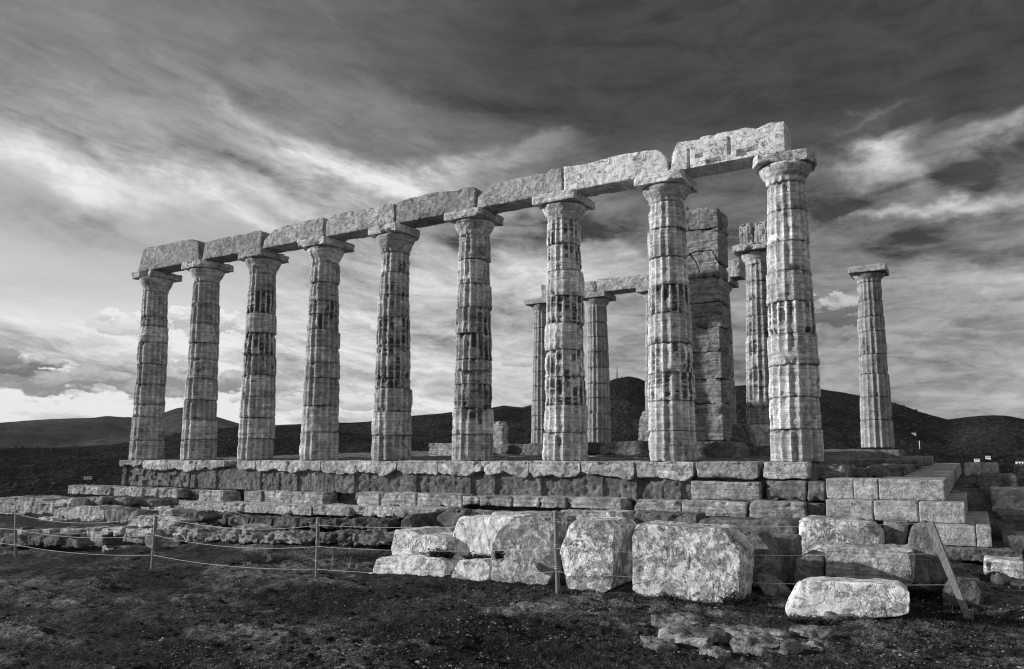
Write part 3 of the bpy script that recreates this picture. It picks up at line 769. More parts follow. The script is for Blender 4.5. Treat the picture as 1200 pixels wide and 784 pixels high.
rsb(1075, 1190, 3, -2.0, -.7, 'rough lowest step course under the restored corner', X1=23.75)
PENDING[-1] = PENDING[-1][:2]+(M['greyblock'], .028, .03)+PENDING[-1][5:]
# platform core under everything (rubble and earth between the foundation walls)
v, f = box_v(XL+.35, 20.6, -.35, 13.3, -1.9, -.02)
V_ = [(x, y, z+(.30 if (z > -1 and y > 10) else 0)) for x, y, z in v]
o = solid('temple_platform', V_, f, M['floor'], vox=.09, amp=.03, chip=0); tag(o, 'rubble-strewn raised temple platform between the front and rear columns', 'platform')
v, f = box_v(20.4, 22.6, -.1, 13.2, -1.9, -.32)
V_ = [(x, y, z+(.10 if (z > -1 and y > 10) else 0)) for x, y, z in v]
o = solid('platform_fill', V_, f, M['floor'], vox=.08, amp=.02, chip=0); tag(o, 'rubble fill showing between the ninth column and the restored steps', 'rubble fill')
# eroded east edge of the stylobate, stepping back from the ninth column
def bx(name, x0, x1, y0, y1, z0, z1, mat, lab, cat='stone block', grp=None, **kw):
    v, f = box_v(x0, x1, y0, y1, z0, z1); a = dict(vox=.03, amp=.018, chip=.06, bed=.006); a.update(kw)
    return tag(solid(name, v, f, M[mat], **a), lab, cat, grp)
for (xa, xb, yt, yb, Y, dep, lab) in ((949, 992, 546, 563, -.25, 1.2, 'eroded dark platform block right of the ninth column'), (993, 1012, 549, 562, .5, 1.4, 'small dark platform block set back right of the ninth column'),
                                    (1013, 1060, 546, 560, 1.0, 3.0, 'long eroded platform block tapering towards the restored flank')):
    bx('platform_block', xpx(xa, 553, Y), xpx(xb, 553, Y), Y, Y+dep, zpx(xa, yb, Y), zpx(xa, yt, Y), 'greyblock', lab, 'platform block', 'eroded platform blocks', amp=.03, chip=.1)
for (xa, xb, yt, yb, Y, dep, lab) in ((960, 1075, 538, 547, 4.2, 3.5, 'low flat slab across the platform behind the eroded blocks'), (962, 1002, 529.5, 537, 10.9, 1.2, 'low dark slab left of the plinth of the lone column'),
                                    (1000, 1055, 527, 539, 11.4, 2.0, 'plinth slab under the lone right-hand column'), (1054, 1088, 535, 545, 8.5, 3.0, 'thin slab beside the plinth of the lone column')):
    bx('plinth_stone', xpx(xa, 535, Y), xpx(xb, 535, Y), Y, Y+dep, min(zpx(xa, yb, Y), .1), zpx((xa+xb)/2, yt, Y), 'greyblock', lab, 'slab', 'slabs on the platform', amp=.012, chip=.03)
# far right stacked blocks (east flank)
for (xa, xb, yt, yb, Y, dep, mat, lab) in ((1131, 1171, 542.5, 558, 6.0, .8, 'restored', 'block with a dark slot standing behind the restored corner'),
    (1144, 1193, 556, 571, 3.6, 1.5, 'greyblock', 'slab with a shadowed underside at the right behind the restored steps'),
    (1160, 1215, 574, 600, 1.6, 1.6, 'restored', 'banded stepped block at the right edge of the photo'),
    (1146, 1164, 572, 590, 2.6, 1.0, 'poros', 'dark recessed stones left of the banded right-edge block'),
    (1165, 1230, 603, 622, .3, 1.4, 'greyblock', 'dark block at the right edge below the banded one'),
    (1147, 1194, 656, 674, -4.0, .5, 'step', 'pale layered slab lying on the ground at the far right'),
    (1170, 1240, 628, 650, -1.6, 1.2, 'poros', 'dark rough stone at the right edge above the pale layered slab'),
    (1192, 1215, 545, 562, 5., 1.2, 'greyblock', 'small block at the right edge below the far white house')):
    z0 = zpx(xa, yb, Y); 
    bx('stone_block', xpx(xa, 560, Y), xpx(xb, 560, Y), Y, Y+dep, z0, zpx((xa+xb)/2, yt, Y), mat, lab, 'stone block', 'stones right of the restored steps', vox=.035)
bx('flank_foundation', 22.6, 24.6, -.55, 12.5, -1.75, -1.0, 'poros', 'dark foundation course along the right flank of the temple', 'foundation', None, vox=.06, amp=.05)
bx('flank_foundation', 22.5, 24.0, 1.9, 12.8, -1.6, -.62, 'poros', 'upper dark foundation course behind the restored corner', 'foundation', None, vox=.06, amp=.04)

# ------------------------------------------------------------------ loose stones inside the temple
INS = [
    ('stone_block', [(502, 538), (502, 519.5), (531, 519.5), (531, 538)], 5.0, .8, 'step', 'squared block left of the sixth column on the temple floor'),
    ('floor_course', [(457, 541), (457, 536), (560, 534.5), (640, 534.5), (640, 541)], 3.6, .9, 'greyblock', 'low course behind the fifth to seventh columns'),
    ('floor_course', [(660, 541), (660, 534), (770, 533), (790, 541)], 3.6, .9, 'greyblock', 'low course between the seventh and eighth columns'),
    ('stone_block', [(575.5, 522), (576, 494.5), (589, 494), (589.5, 522)], 9.0, .4, 'step', 'small upright stone showing right of the sixth column'),
    ('flat_stone', [(574, 534), (574, 522), (580, 520), (598, 520.5), (592, 534)], 6.2, 1.0, 'greyblock', 'broken slab just right of the sixth column'),
    ('flat_stone', [(590, 535), (602, 520.5), (650, 519), (650, 535)], 6.4, 1.4, 'greyblock', 'wedge shaped slab left of the seventh column'),
    ('flat_stone', [(678, 534), (680, 519), (693, 518), (697, 534)], 5.8, 1.0, 'poros', 'dark slab just right of the seventh column'),
    ('flat_stone', [(698, 534), (700, 525), (716, 517.5), (757, 517), (757, 534)], 6.0, 1.2, 'greyblock', 'flat slab left of the eighth column'),
    ('flat_stone', [(747, 518), (747.5, 497), (752, 484), (759, 477), (768, 478), (770, 518)], 8.2, .5, 'step', 'upright pointed stone beside the eighth column'),
    ('pier_footing', [(806, 541), (806, 519), (812, 517.5), (858, 518), (864, 524), (864, 541)], 2.75, 1.2, 'greyblock', 'rough footing slab under the banded pier'),
    ('stone_block', [(850, 524), (850, 497), (915, 497), (915, 524)], 5.6, 1.0, 'poros', 'dark block hiding the foot of the porch column'),
    ('stone_block', [(862, 541), (862, 524), (915, 522), (915, 541)], 4.2, 1.0, 'greyblock', 'grey block between the pier footing and the ninth column'),
]
for (nm, px, Y, dep, mat, lab) in INS:
    o = outline_block(nm, px, Y, dep, M[mat], vox=.03, amp=.016, chip=.05, bed=.006); tag(o, lab, 'stone block', 'loose stones on the temple floor')

# ------------------------------------------------------------------ fallen blocks in front
def vein_post(seed): return None
FB = [
 # px outline, Y, depth, material, label, opts
 ([(437, 676), (438, 657), (447, 652.5), (515, 654), (529, 664), (527, 672), (505, 685), (470, 685.5), (447, 680)], -6.3, .75, 'clean', 'low pale block lying leftmost, second one stacked on it', dict(taper=.1)),
 ([(418, 677), (421, 673), (437, 671), (441, 680), (428, 680.5)], -6.35, .35, 'clean', 'small pale fragment at the left foot of the fallen blocks', {}),
 ([(455, 651), (459, 634), (463, 621), (480, 620.5), (492, 627), (519, 628.5), (527, 630), (526.5, 651)], -5.9, .8, 'clean', 'white block with a bush before it, resting on the low leftmost block', dict(taper=.05)),
 ([(528, 650), (529, 630), (537, 606), (604, 605.5), (600, 628), (576, 652), (545, 652)], -5.75, .5, 'striped', 'white block with slanting dark stripes', dict(taper=.0)),
 ([(574, 688), (573, 660), (576, 635), (583, 622), (600, 607), (648, 606), (652, 625), (650, 665), (640, 689), (600, 690.5)], -6.6, .7, 'mottled_grey', 'big mottled upright block just left of the middle fence post', dict(taper=.05)),
 ([(523, 686), (530, 669), (536, 656), (566, 655), (575, 664), (574, 682), (566, 688), (540, 689)], -6.5, .55, 'clean', 'small faceted pale stone between the low block and the big mottled block', dict(taper=.2)),
 ([(657, 660), (656, 640), (664, 617), (673, 610), (712, 610.5), (721, 620), (719, 635), (719, 688), (705, 698), (668, 697), (660, 680)], -6.75, .75, 'mottled', 'white block with chamfered corners right of the middle fence post', dict(taper=.0)),
 ([(738, 690), (738, 630), (746, 614), (848, 620), (868, 645), (866, 706), (829, 711), (800, 708), (775, 704), (750, 699)], -6.93, .6, 'mottled', 'largest bright mottled block, broad and squarish, in the middle right', dict(taper=.0)),
 ([(862, 688), (862, 626), (872, 622), (888, 625), (905, 647), (918, 684), (910, 690)], -5.9, .6, 'greyblock', 'dark wedge shaped block leaning right of the largest bright block', dict(taper=.1)),
 ([(890, 690), (886, 680), (888, 672), (900, 676), (922, 690), (926, 700), (915, 709), (905, 707)], -6.4, .35, 'greyblock', 'small rounded boulder leaning between the largest and the faceted block', dict(taper=.3)),
 ([(905, 686), (905, 630), (930, 632), (932, 686)], -5.3, .5, 'greyblock', 'narrow shadowed upright stone behind the small boulder', {}),
 ([(931, 683), (932, 655), (945, 649), (965, 652), (966, 684)], -5.75, .5, 'greyblock', 'dark veined block end at the left of the long beam', {}),
 ([(966.5, 684), (966.5, 643), (1000, 642), (1069, 647), (1069, 687), (1044, 687)], -5.75, .7, 'step', 'long dark beam with a white streaked upper edge', {}),
 ([(935, 641), (935, 612), (939, 607.5), (960, 608), (1020, 614), (1031, 625), (1032, 642), (1010, 642)], -4.4, .6, 'mottled', 'bright white block with a rounded right end behind the long beam', {}),
 ([(1034, 643), (1034, 611), (1063, 613), (1050, 642)], -3.9, .5, 'greyblock', 'dark wedge between the bright white block and the leaning slab', {}),
 ([(918, 712), (924, 695), (934, 680.5), (955, 680), (1010, 683), (1056, 686), (1067, 694), (1067, 722), (1025, 725), (975, 728), (925, 729)], -7.1, .55, 'clean', 'low faceted white block in front, nearest the camera on the right', dict(taper=.12)),
 ([(1067, 690), (1062, 640), (1069, 618), (1082, 610), (1092, 616), (1112, 668), (1112, 690)], -5.4, .3, 'greyblock', 'tall dark slab propped just behind the leaning plank', {}),
 ([(1070, 690), (1070, 655), (1088, 656), (1089, 690)], -5.5, .5, 'greyblock', 'upright grey block end right of the long beam', {}),
 ([(1103, 715), (1105, 682), (1115, 676), (1148, 680), (1153, 695), (1152, 716)], -5.6, .6, 'poros', 'dark rounded boulder on the ground right of the leaning plank', dict(taper=.15)),
 ([(508, 617), (512, 604), (523, 594.5), (546, 597), (540, 617)], -4.1, .5, 'poros', 'rough brown boulder behind the striped block', dict(taper=.2)),
 ([(543, 606), (545, 598), (568, 599), (568, 607)], -3.9, .4, 'step', 'small pale stone behind the striped block top', {}),
 ([(463, 620), (470, 605), (483, 603), (485, 621)], -4.4, 1.9, 'poros', 'slanting slab with a smooth shadowed side left of the fallen blocks', dict(yaw=0)),
 ([(574, 605), (574, 599.5), (650, 601), (650, 606)], -4.4, .4, 'step', 'thin flat slab lying behind the big mottled block', {}),
 ([(505, 624), (505, 619), (527, 619), (528, 625)], -5.2, .3, 'step', 'thin pale stone behind the white block with the bush', {}),
 ([(655, 607), (655, 598), (735, 600), (735, 612)], -3.3, .4, 'step', 'thin slab behind the chamfered white block', {}),
 ([(705, 610), (709, 600), (716, 598), (717, 611)], -3.9, .2, 'clean', 'small white upright splinter behind the chamfered white block', {}),
 ([(740, 612), (740, 600), (816, 603), (816, 617)], -3.6, .5, 'poros', 'dark slab behind the largest bright block', {}),
 ([(818, 625), (818, 609), (905, 609), (932, 612), (932, 632)], -4.2, .7, 'greyblock', 'dark grained slab behind and right of the largest bright block', {}),
 ([(656, 640), (656, 613), (662, 613), (662, 640)], -5.0, .4, 'greyblock', 'sliver of dark stone behind the middle fence post', {}),
]
for i, (px, Y, dep, mat, lab, op) in enumerate(FB):
    zlow = min(atY(x, y, Y)[2] for x, y in px)
    big = i in (4, 6, 7)
    o = outline_block('fallen_block', px, Y, dep, M[mat], vox=.015 if Y < -5.5 else .022, amp=.010 if mat in ('clean', 'striped', 'mottled', 'mottled_grey') else .016, bed=.003, chip=.018 if mat != 'poros' else .06, seed=i*5.3+1, facets=3 if mat.startswith('mottled') else 4, **op)
    tag(o, lab, 'fallen block', 'fallen blocks in front of the temple')
    if zlow > -1.35:   # rear stones rest on packed footings: extend down as buried lower part
        me = o.data; zs = np.array([w.co.z for w in me.vertices])
        # lowest vertices go down to just under the ground
        cx, cy = o.location[0], o.location[1]
        drop = (o.location[2]-(gz(cx, cy)-.05))
        if drop > 0:
            for w in me.vertices:
                if w.co.z < .04: w.co.z -= drop
    elif zlow > gz(float(atY(px[0][0], px[0][1], Y)[0]), Y)+.0:
        pass
# ------------------------------------------------------------------ scattered stones at the left
LB = [
 ([(-30, 604), (-30, 584), (20, 582), (50, 585), (50, 598), (40, 603)], -3.4, 1.2, 'step', 'flat layered stone at the left edge of the photo'),
 ([(10, 603), (12, 594), (25, 588), (63, 589), (64, 603)], -3.9, 1.0, 'step', 'long rounded stone behind the first fence post'),
 ([(63, 610), (63, 595), (86, 594), (87, 610)], -4.1, .6, 'stylobate', 'square pale stone standing right of the first fence post'),
 ([(63, 594), (63, 586), (84, 584), (85, 594)], -4.0, .6, 'stylobate', 'pale stone resting on the square one right of the first fence post'),
 ([(42, 611), (44, 606), (60, 606), (62, 611)], -4.3, .3, 'clean', 'small white stone lying at the foot of the square stone'),
 ([(86, 608), (86, 593.5), (116, 592.5), (122, 598), (121, 610), (105, 612.5), (90, 610)], -4.2, .6, 'step', 'broken block with a scalloped lower edge'),
 ([(86.5, 593), (87, 584), (120, 582), (120, 592)], -3.6, .8, 'greyblock', 'dark slab above the block with the scalloped edge'),
 ([(123, 614), (123, 597), (135, 596), (150, 600), (162, 598), (160, 611), (148, 615)], -4.3, .6, 'greyblock', 'hollowed block with a white rim left of the second fence post'),
 ([(148, 618), (149, 607), (158, 605), (206, 610), (204, 616), (190, 618)], -4.5, .6, 'stylobate', 'pale flat stone behind the second fence post'),
 ([(120, 592), (120, 584), (148, 583), (149, 592)], -3.3, .8, 'greyblock', 'grey course stone above the hollowed block'),
 ([(150, 594), (153, 585), (178, 586), (178, 594)], -3.0, .8, 'greyblock', 'rounded grey course stone left of the long lowest course'),
 ([(117, 628), (118, 618), (143, 617.5), (144, 628)], -5.1, .4, 'step', 'flat stone low on the slope between the first two posts'),
 ([(145, 629), (146, 620), (178, 621), (182, 629)], -5.1, .4, 'stylobate', 'pale broken stone at the left foot of the second fence post'),
 ([(30, 640), (32, 628), (68, 627), (70, 640)], -5.9, .5, 'poros', 'dark half buried stone right of the first fence post'),
 ([(0, 640), (-4, 630), (18, 627), (30, 636), (30, 641)], -5.9, .5, 'poros', 'dark half buried stone behind the first fence post'),
 ([(68, 641), (72, 631), (84, 630), (92, 637), (92, 642)], -5.8, .4, 'poros', 'small dark pointed stone on the slope'),
 ([(166, 608), (166, 597), (200, 597), (204, 604), (190, 609)], -3.4, .7, 'step', 'layered stone under the left end of the lowest course'),
 ([(202, 612), (206, 603), (228, 600), (240, 606), (236, 611)], -3.4, .6, 'poros', 'dark flat boulder below the cracked course block'),
 ([(114, 646), (117, 642), (126, 643), (126, 646)], -6.5, .15, 'clean', 'small white pebble stone on the dark slope'),
]
for i, (px, Y, dep, mat, lab) in enumerate(LB):
    o = outline_block('loose_stone', px, Y, dep, M[mat], vox=.03, amp=.03, bed=.012, chip=.1, seed=50+i*3.9, taper=.08); tag(o, lab, 'loose stone', 'loose stones left of the fallen blocks')
# rough dark course of field stones under the lowest course
random.seed(31)
ROWLAB = ['first', 'second', 'third', 'fourth', 'fifth', 'sixth', 'seventh', 'eighth', 'ninth']
xs = [207, 238, 266, 292, 320, 349, 375, 399, 427, 456]
for i in range(9):
    xa, xb = xs[i], xs[i+1]-1
    Y = -2.15
    o = outline_block('field_stone', [(xa, 616+i*.6), (xa+1, 604+i*.8), (xa+6, 601.5+i*.8+random.uniform(0, 3)), (xb-4, 602+i*.8+random.uniform(0, 3)), (xb, 607+i*.7), (xb-1, 617+i*.6)], Y, .6, M['poros'], vox=.03, amp=.04, chip=.1)
    tag(o, f'{ROWLAB[i]} rough dark field stone from the left in the row under the lowest course', 'field stone', 'field stones under the lowest course')

# bedrock ledge breaking the slope behind the ropes
for i, (px, lab) in enumerate((([(164, 632), (170, 622), (190, 617.5), (215, 619), (232, 621), (240, 634), (200, 636)], 'left part of the pale bedrock ledge behind the second fence post'),
                ([(241, 635), (243, 623), (262, 620), (285, 621.5), (300, 625), (302, 636)], 'middle part of the pale bedrock ledge between the second and third posts'),
                ([(303, 637), (305, 626), (322, 624), (340, 628), (352, 634), (352, 639)], 'low right end of the pale bedrock ledge left of the third post'),
                ([(352, 634), (372, 626), (410, 624), (440, 629), (452, 637), (400, 640)], 'darker bedrock hump behind the third fence post'))):
    o = outline_block('bedrock_ledge', px, -4.9, .9, M['ledge' if i < 3 else 'rock'], vox=.022, amp=.05, bed=.02, chip=.12, taper=.15, seed=90+i*7.1); tag(o, lab, 'rock ledge', 'bedrock ledge')
# thin worn slabs lying over one another in the rubble
rnd = random.Random(77)
def slab(x, y, w, d, h, rz, tilt, mat, lab, grp, z=None):
    n = 6; P = []
    for k in range(n):
        a = 2*math.pi*(k+.5)/n; P.append((w/2*math.copysign(abs(math.cos(a))**.6, math.cos(a))*rnd.uniform(.8, 1.05), d/2*math.copysign(abs(math.sin(a))**.6, math.sin(a))*rnd.uniform(.8, 1.05)))
    v, f = prism_xy(P, 0, h); c, s_ = math.cos(rz), math.sin(rz); zz = gz(x, y)-.05 if z is None else z
    v = [(x+p[0]*c-p[1]*s_, y+p[0]*s_+p[1]*c, zz+p[2]+tilt*p[0]) for p in v]
    tag(solid('worn_stone', v, f, M[mat], vox=.026, amp=.014, bed=.012, chip=.05, facets=3, seed=x*3.1+y), lab, 'loose slab', grp)
for i in range(38):
    X_ = rnd.uniform(-2.5, 10.8); Y_ = -3.0-rnd.random()*1.9-(.5 if X_ < 3 else 0)
    slab(X_, Y_, rnd.uniform(.5, 1.2), rnd.uniform(.35, .8), rnd.uniform(.16, .34), rnd.uniform(-.4, .4), rnd.uniform(-.08, .08), rnd.choice(['step', 'stylobate', 'stylobate', 'step', 'greyblock']),
         'thin worn slab lying in the rubble between the rope fence and the lowest course', 'rubble slabs by the fence')
for i in range(11):
    X_ = rnd.uniform(23.2, 26.5); Y_ = rnd.uniform(-4.2, -.9)
    slab(X_, Y_, rnd.uniform(.5, 1.1), rnd.uniform(.35, .7), rnd.uniform(.14, .3), rnd.uniform(-.5, .5), rnd.uniform(-.1, .1), rnd.choice(['greyblock', 'step', 'poros']),
         'flat broken slab in the rubble below the right end of the restored steps', 'rubble slabs by the restored steps')
# near bedrock outcrops bottom right
for (px, Y, dep, lab) in (([(764, 752), (770, 741), (790, 734), (812, 738), (822, 748), (815, 757), (790, 758)], -8.3, .5, 'rounded bedrock knob in the foreground below the largest bright block'),
                          ([(816, 762), (825, 745), (850, 740), (885, 744), (915, 752), (918, 766), (870, 770)], -8.5, .6, 'broad pale bedrock hump in the right foreground'),
                          ([(920, 766), (925, 756), (950, 753), (965, 760), (962, 768)], -8.5, .4, 'small flat bedrock hump right of the broad one')):
    o = outline_block('bedrock_outcrop', px, Y, dep, M['rock'], vox=.016, amp=.03, bed=.012, chip=.06, taper=.3, facets=6); tag(o, lab, 'rock outcrop', 'foreground outcrops')
rn2 = random.Random(5)
for i in range(13):
    x_, y_ = rn2.choice([(rn2.uniform(760, 975), rn2.uniform(738, 772)), (rn2.uniform(700, 1010), rn2.uniform(730, 760))])
    c = atZ_(x_, y_); w_ = rn2.uniform(.12, .38)
    v, f = prism_xy([(c[0]+w_*math.cos(a)*rn2.uniform(.75, 1.15), c[1]+w_*.55*math.sin(a)*rn2.uniform(.75, 1.15)) for a in [k*math.pi/3.5 for k in range(7)]], gz(c[0], c[1])-.06, gz(c[0], c[1])+rn2.uniform(.035, .10))
    tag(solid('bedrock_rock', v, f, M['rock'], vox=.016, amp=.028, bed=.014, chip=.05, facets=4, seed=300+i*2.3), 'small low bedrock knob breaking through the dark foreground soil', 'rock outcrop', 'small foreground bedrock knobs')
flush()

# ------------------------------------------------------------------ rope fence
TIES = {18: (.93, .60, .29), 178: (.97, .63, .29), 371: (.885, .58, .26), 654: (.86, .56, .29)}
def post_obj(x, y, lab, xt, yt, Y, r=.03):
    b = atY(x, y, Y); g = gz(b[0], b[1]); t = atY(xt, yt, Y)
    root = empty('fence_post', (b[0], b[1], g), lab, 'fence post', 'rope fence posts')
    d = np.array([t[0]-b[0], 0, t[2]-g])
    V, Q, T = tube([np.array([0, 0, -.15]), np.array([0, 0, 0])+d*.02, d*.5, d*.985, d], [r, r, r*.97, r*.95, r*.7], 10)
    link('stake', mesh_np('stake', V, [Q, T], M['post']), root)
    for u in (.955, .50, .12) if False else TIES.get(x, (.95, .6, .28)):
        c = d*u; V, Q, T = [], [], []
        P = [c+np.array([math.cos(t)*(r+.004), math.sin(t)*(r+.004), .010*t/3.14-.012]) for t in np.linspace(0, 4*math.pi, 34)]
        P = P+[P[-1]+np.array([.012, -.012, -.02]), P[-1]+np.array([.014, -.018, -.055])]
        V, Q, T = tube(P, .004, 5); link('rope_tie', mesh_np('rope_tie', V, [Q, T], M['rope']), root)
    return root, b, t
PY = [-6.67, -6.91, -7.12, -7.16]
PP = [(18, 655, 19, 598, 'leftmost thin fence post on the dark slope'), (178, 670, 183, 602, 'second fence post from the left, leaning slightly right'),
      (371, 688, 373, 606, 'third fence post from the left, alone against the dark ground'), (654, 699, 651, 598, 'middle fence post standing between the two big white blocks')]
posts = []
for (x, y, xt, yt, lab), Y in zip(PP, PY):
    posts.append(post_obj(x, y, lab, xt, yt, Y, .028 if Y > -7.14 else .030))
# leaning plank
b5 = atY(1135, 727, -6.33); t5 = atY(1089, 612, -6.2)
g5 = gz(b5[0], b5[1])
pl = empty('leaning_post', (b5[0], b5[1], g5), 'thick plank-like post leaning left at the right end of the rope fence', 'fence post')
dv = np.array([t5[0]-b5[0], t5[1]-b5[1], t5[2]-g5])
import bmesh
def beam(name, a, b, w, h, mat, parent, bev=.006, w2=None):
    a = np.array(a, float); b = np.array(b, float); d = b-a; L = np.linalg.norm(d); d /= L
    s = np.cross(d, [0, 1, 0]); s /= np.linalg.norm(s); u = np.cross(s, d)
    w2 = w if w2 is None else w2
    V = [a+s*i*w/2+u*j*h/2 for i, j in ((-1, -1), (1, -1), (1, 1), (-1, 1))]+[b+s*i*w2/2+u*j*h/2 for i, j in ((-1, -1), (1, -1), (1, 1), (-1, 1))]
    me = bpy.data.meshes.new(name); me.from_pydata([tuple(x) for x in V], [], [(3, 2, 1, 0), (4, 5, 6, 7), (0, 1, 5, 4), (1, 2, 6, 5), (2, 3, 7, 6), (3, 0, 4, 7)])
    bm = bmesh.new(); bm.from_mesh(me); bmesh.ops.recalc_face_normals(bm, faces=bm.faces)
    bmesh.ops.bevel(bm, geom=bm.edges[:], offset=bev, segments=2, affect='EDGES'); bm.to_mesh(me); bm.free()
    me.materials.append(mat); return link(name, me, parent)
beam('plank', -dv*.05, dv, .062, .10, M['plank'], pl, .006, .085)
beam('foot_clamp', np.array([-.045, -.03, -.05]), np.array([-.035, -.03, .10]), .014, .05, M['mast'], pl, .002)
beam('foot_clamp', np.array([.045, -.03, -.05]), np.array([.035, -.03, .10]), .014, .05, M['mast'], pl, .002)
# ropes: three between each pair of posts
ends = {0: [(-.02, 602), (0, 620.5), (0, 638)], 1: [602, 628, 650.5], 2: [616, 641, 666], 3: [609, 641, 670]}
hts = [[602, 620.5, 638.5], [604, 627, 650.5], [615.5, 640.5, 667], [611.5, 643, 670], [612, 651, 688]]
pxx = [19.5, 181, 372, 652.5, 0]
def ppt(i, k):
    if i == 4:
        yy = hts[4][k]; u = [(0.0), .33, .66][k]
        return np.array([b5[0], b5[1], g5])+dv*(1-u)*.99
    x = PP[i][0]+(PP[i][2]-PP[i][0])*(PP[i][1]-hts[i][k])/(PP[i][1]-PP[i][3])
    return atY(x, hts[i][k], PY[i]-.03)
LV = ['top', 'middle', 'bottom']; SP = ['left of the first fence post', 'between the first and second posts', 'between the second and third posts', 'between the third and middle posts', 'between the middle post and the leaning plank']
sag = [[.05, .05, .05], [.16, .10, .07], [.13, .10, .07], [.05, .045, .05], [.05, .045, .05]]
for s in range(5):
    for k in range(3):
        if s == 0:
            b_ = ppt(0, k); a_ = b_+np.array([-4.2, .9, -.02])
        else: a_ = ppt(s-1, k); b_ = ppt(s, k)
        n = 40; P = []
        for i in range(n+1):
            t = i/n; p = a_*(1-t)+b_*t; p = p.copy(); p[2] -= sag[s][k]*4*t*(1-t); P.append(p)
        o_ = np.array(P[0]); V, Q, T = tube([p-o_ for p in P], [.0036, .0036, .0032, .0028, .0024][s], 6)
        o = link('rope', mesh_np('rope', V, [Q, T], M['rope'])); o.location = o_
        tag(o, f'{LV[k]} rope of the fence {SP[s]}', 'rope', 'fence ropes')
        if s == 4:   # loose twisted end knotted at the plank
            pass

# ------------------------------------------------------------------ weeds
def weed(x, y, Y, h, n, lab, mat='weed', spread=.12, leaf=.02, z=None):
    c = atY(x, y, Y); zz = gz(c[0], c[1])-.01 if z is None else z
    rnd = random.Random(int(x*7+y)); V = []; T = []
    for i in range(n):
        a = rnd.uniform(0, 6.283); l = h*rnd.uniform(.4, 1); lean = rnd.uniform(.1, .9)*spread
        bx_, by_ = rnd.uniform(-spread, spread)*.5, rnd.uniform(-spread, spread)*.5
        m = 4
        pts = [np.array([bx_+math.cos(a)*lean*(t/m)**1.3, by_+math.sin(a)*lean*(t/m)**1.3, l*t/m]) for t in range(m+1)]
        s = np.array([-math.sin(a), math.cos(a), 0])
        for t in range(m+1):
            w = leaf*(1-t/m)*.35+.002
            V += [pts[t]-s*w, pts[t]+s*w]
        o = len(V)-2*(m+1)
        T += [(o+2*t, o+2*t+1, o+2*t+3, o+2*t+2) for t in range(m)]
        for t in range(1, m+1):   # leaves
            for q in range(2):
                aa = rnd.uniform(0, 6.283); L = leaf*rnd.uniform(.7, 1.8); d = np.array([math.cos(aa), math.sin(aa), rnd.uniform(-.2, .7)])*L
                e = np.cross(d, [0, 0, 1]); e = e/(np.linalg.norm(e)+1e-6)*L*.35
                k = len(V); V += [pts[t], pts[t]+d*.5+e, pts[t]+d, pts[t]+d*.5-e]; T.append((k, k+1, k+2, k+3))
    o = link('weed', mesh_np('weed', V, [T], M[mat], False)); o.location = (c[0], c[1], zz)
    return tag(o, lab, 'weed', 'weeds')
zb2 = zpx(490, 651, -6.2)
weed(512, 652, -6.1, .13, 80, 'dark bushy weed against the foot of the upper left white block', spread=.24, leaf=.03, z=zb2-.02)
weed(524, 650, -6.1, .09, 45, 'low dark weed at the right corner of the upper left white block', spread=.16, leaf=.03, z=zb2-.02)
weed(560, 654, -6.0, .10, 60, 'dark weed patch at the foot of the striped block', spread=.26, leaf=.03, z=zpx(560, 654, -6.0)-.03)
weed(585, 640, -6.85, .10, 40, 'dark weed clinging low between striped and mottled blocks', spread=.08, leaf=.025, z=zpx(580, 652, -6.7))
weed(780, 712, -6.95, .10, 50, 'short weed under the left part of the largest bright block', spread=.22)
weed(830, 716, -7.0, .09, 60, 'short weed under the middle of the largest bright block', spread=.25)
weed(858, 716, -6.95, .14, 60, 'taller weed at the right foot of the largest bright block', spread=.2)
weed(745, 704, -6.95, .08, 40, 'small weed in the gap between the two big white blocks', spread=.15)
weed(955, 731, -7.3, .07, 30, 'low dark weed before the faceted front block', spread=.14, leaf=.03)
weed(938, 732, -7.3, .06, 22, 'tiny dark weed at the left end of the faceted front block', spread=.08, leaf=.03)
weed(972, 730, -7.3, .05, 20, 'tiny dark weed right of the low one before the faceted block', spread=.08, leaf=.03)
weed(1080, 775, -8.9, .05, 40, 'flat weed tuft in the lower right foreground', spread=.2)
weed(390, 661, -6.0, .22, 9, 'dry pale stalks just right of the third fence post', 'straw', .05, .012)
weed(409, 661, -6.0, .2, 7, 'dry pale stalks farther right of the third fence post', 'straw', .04, .012)
weed(419, 665, -6.1, .12, 6, 'short dry stalks left of the small pale fragment', 'straw', .05, .012)
weed(315, 654, -5.9, .16, 14, 'pale dry plant on the slope left of the third fence post', 'straw', .10, .02)
weed(290, 664, -6.4, .10, 10, 'low dry plant on the slope beside the bottom rope', 'straw', .10, .02)
weed(815, 744, -8.3, .09, 26, 'pale flowering plant between the foreground bedrock humps', 'straw', .08, .02)

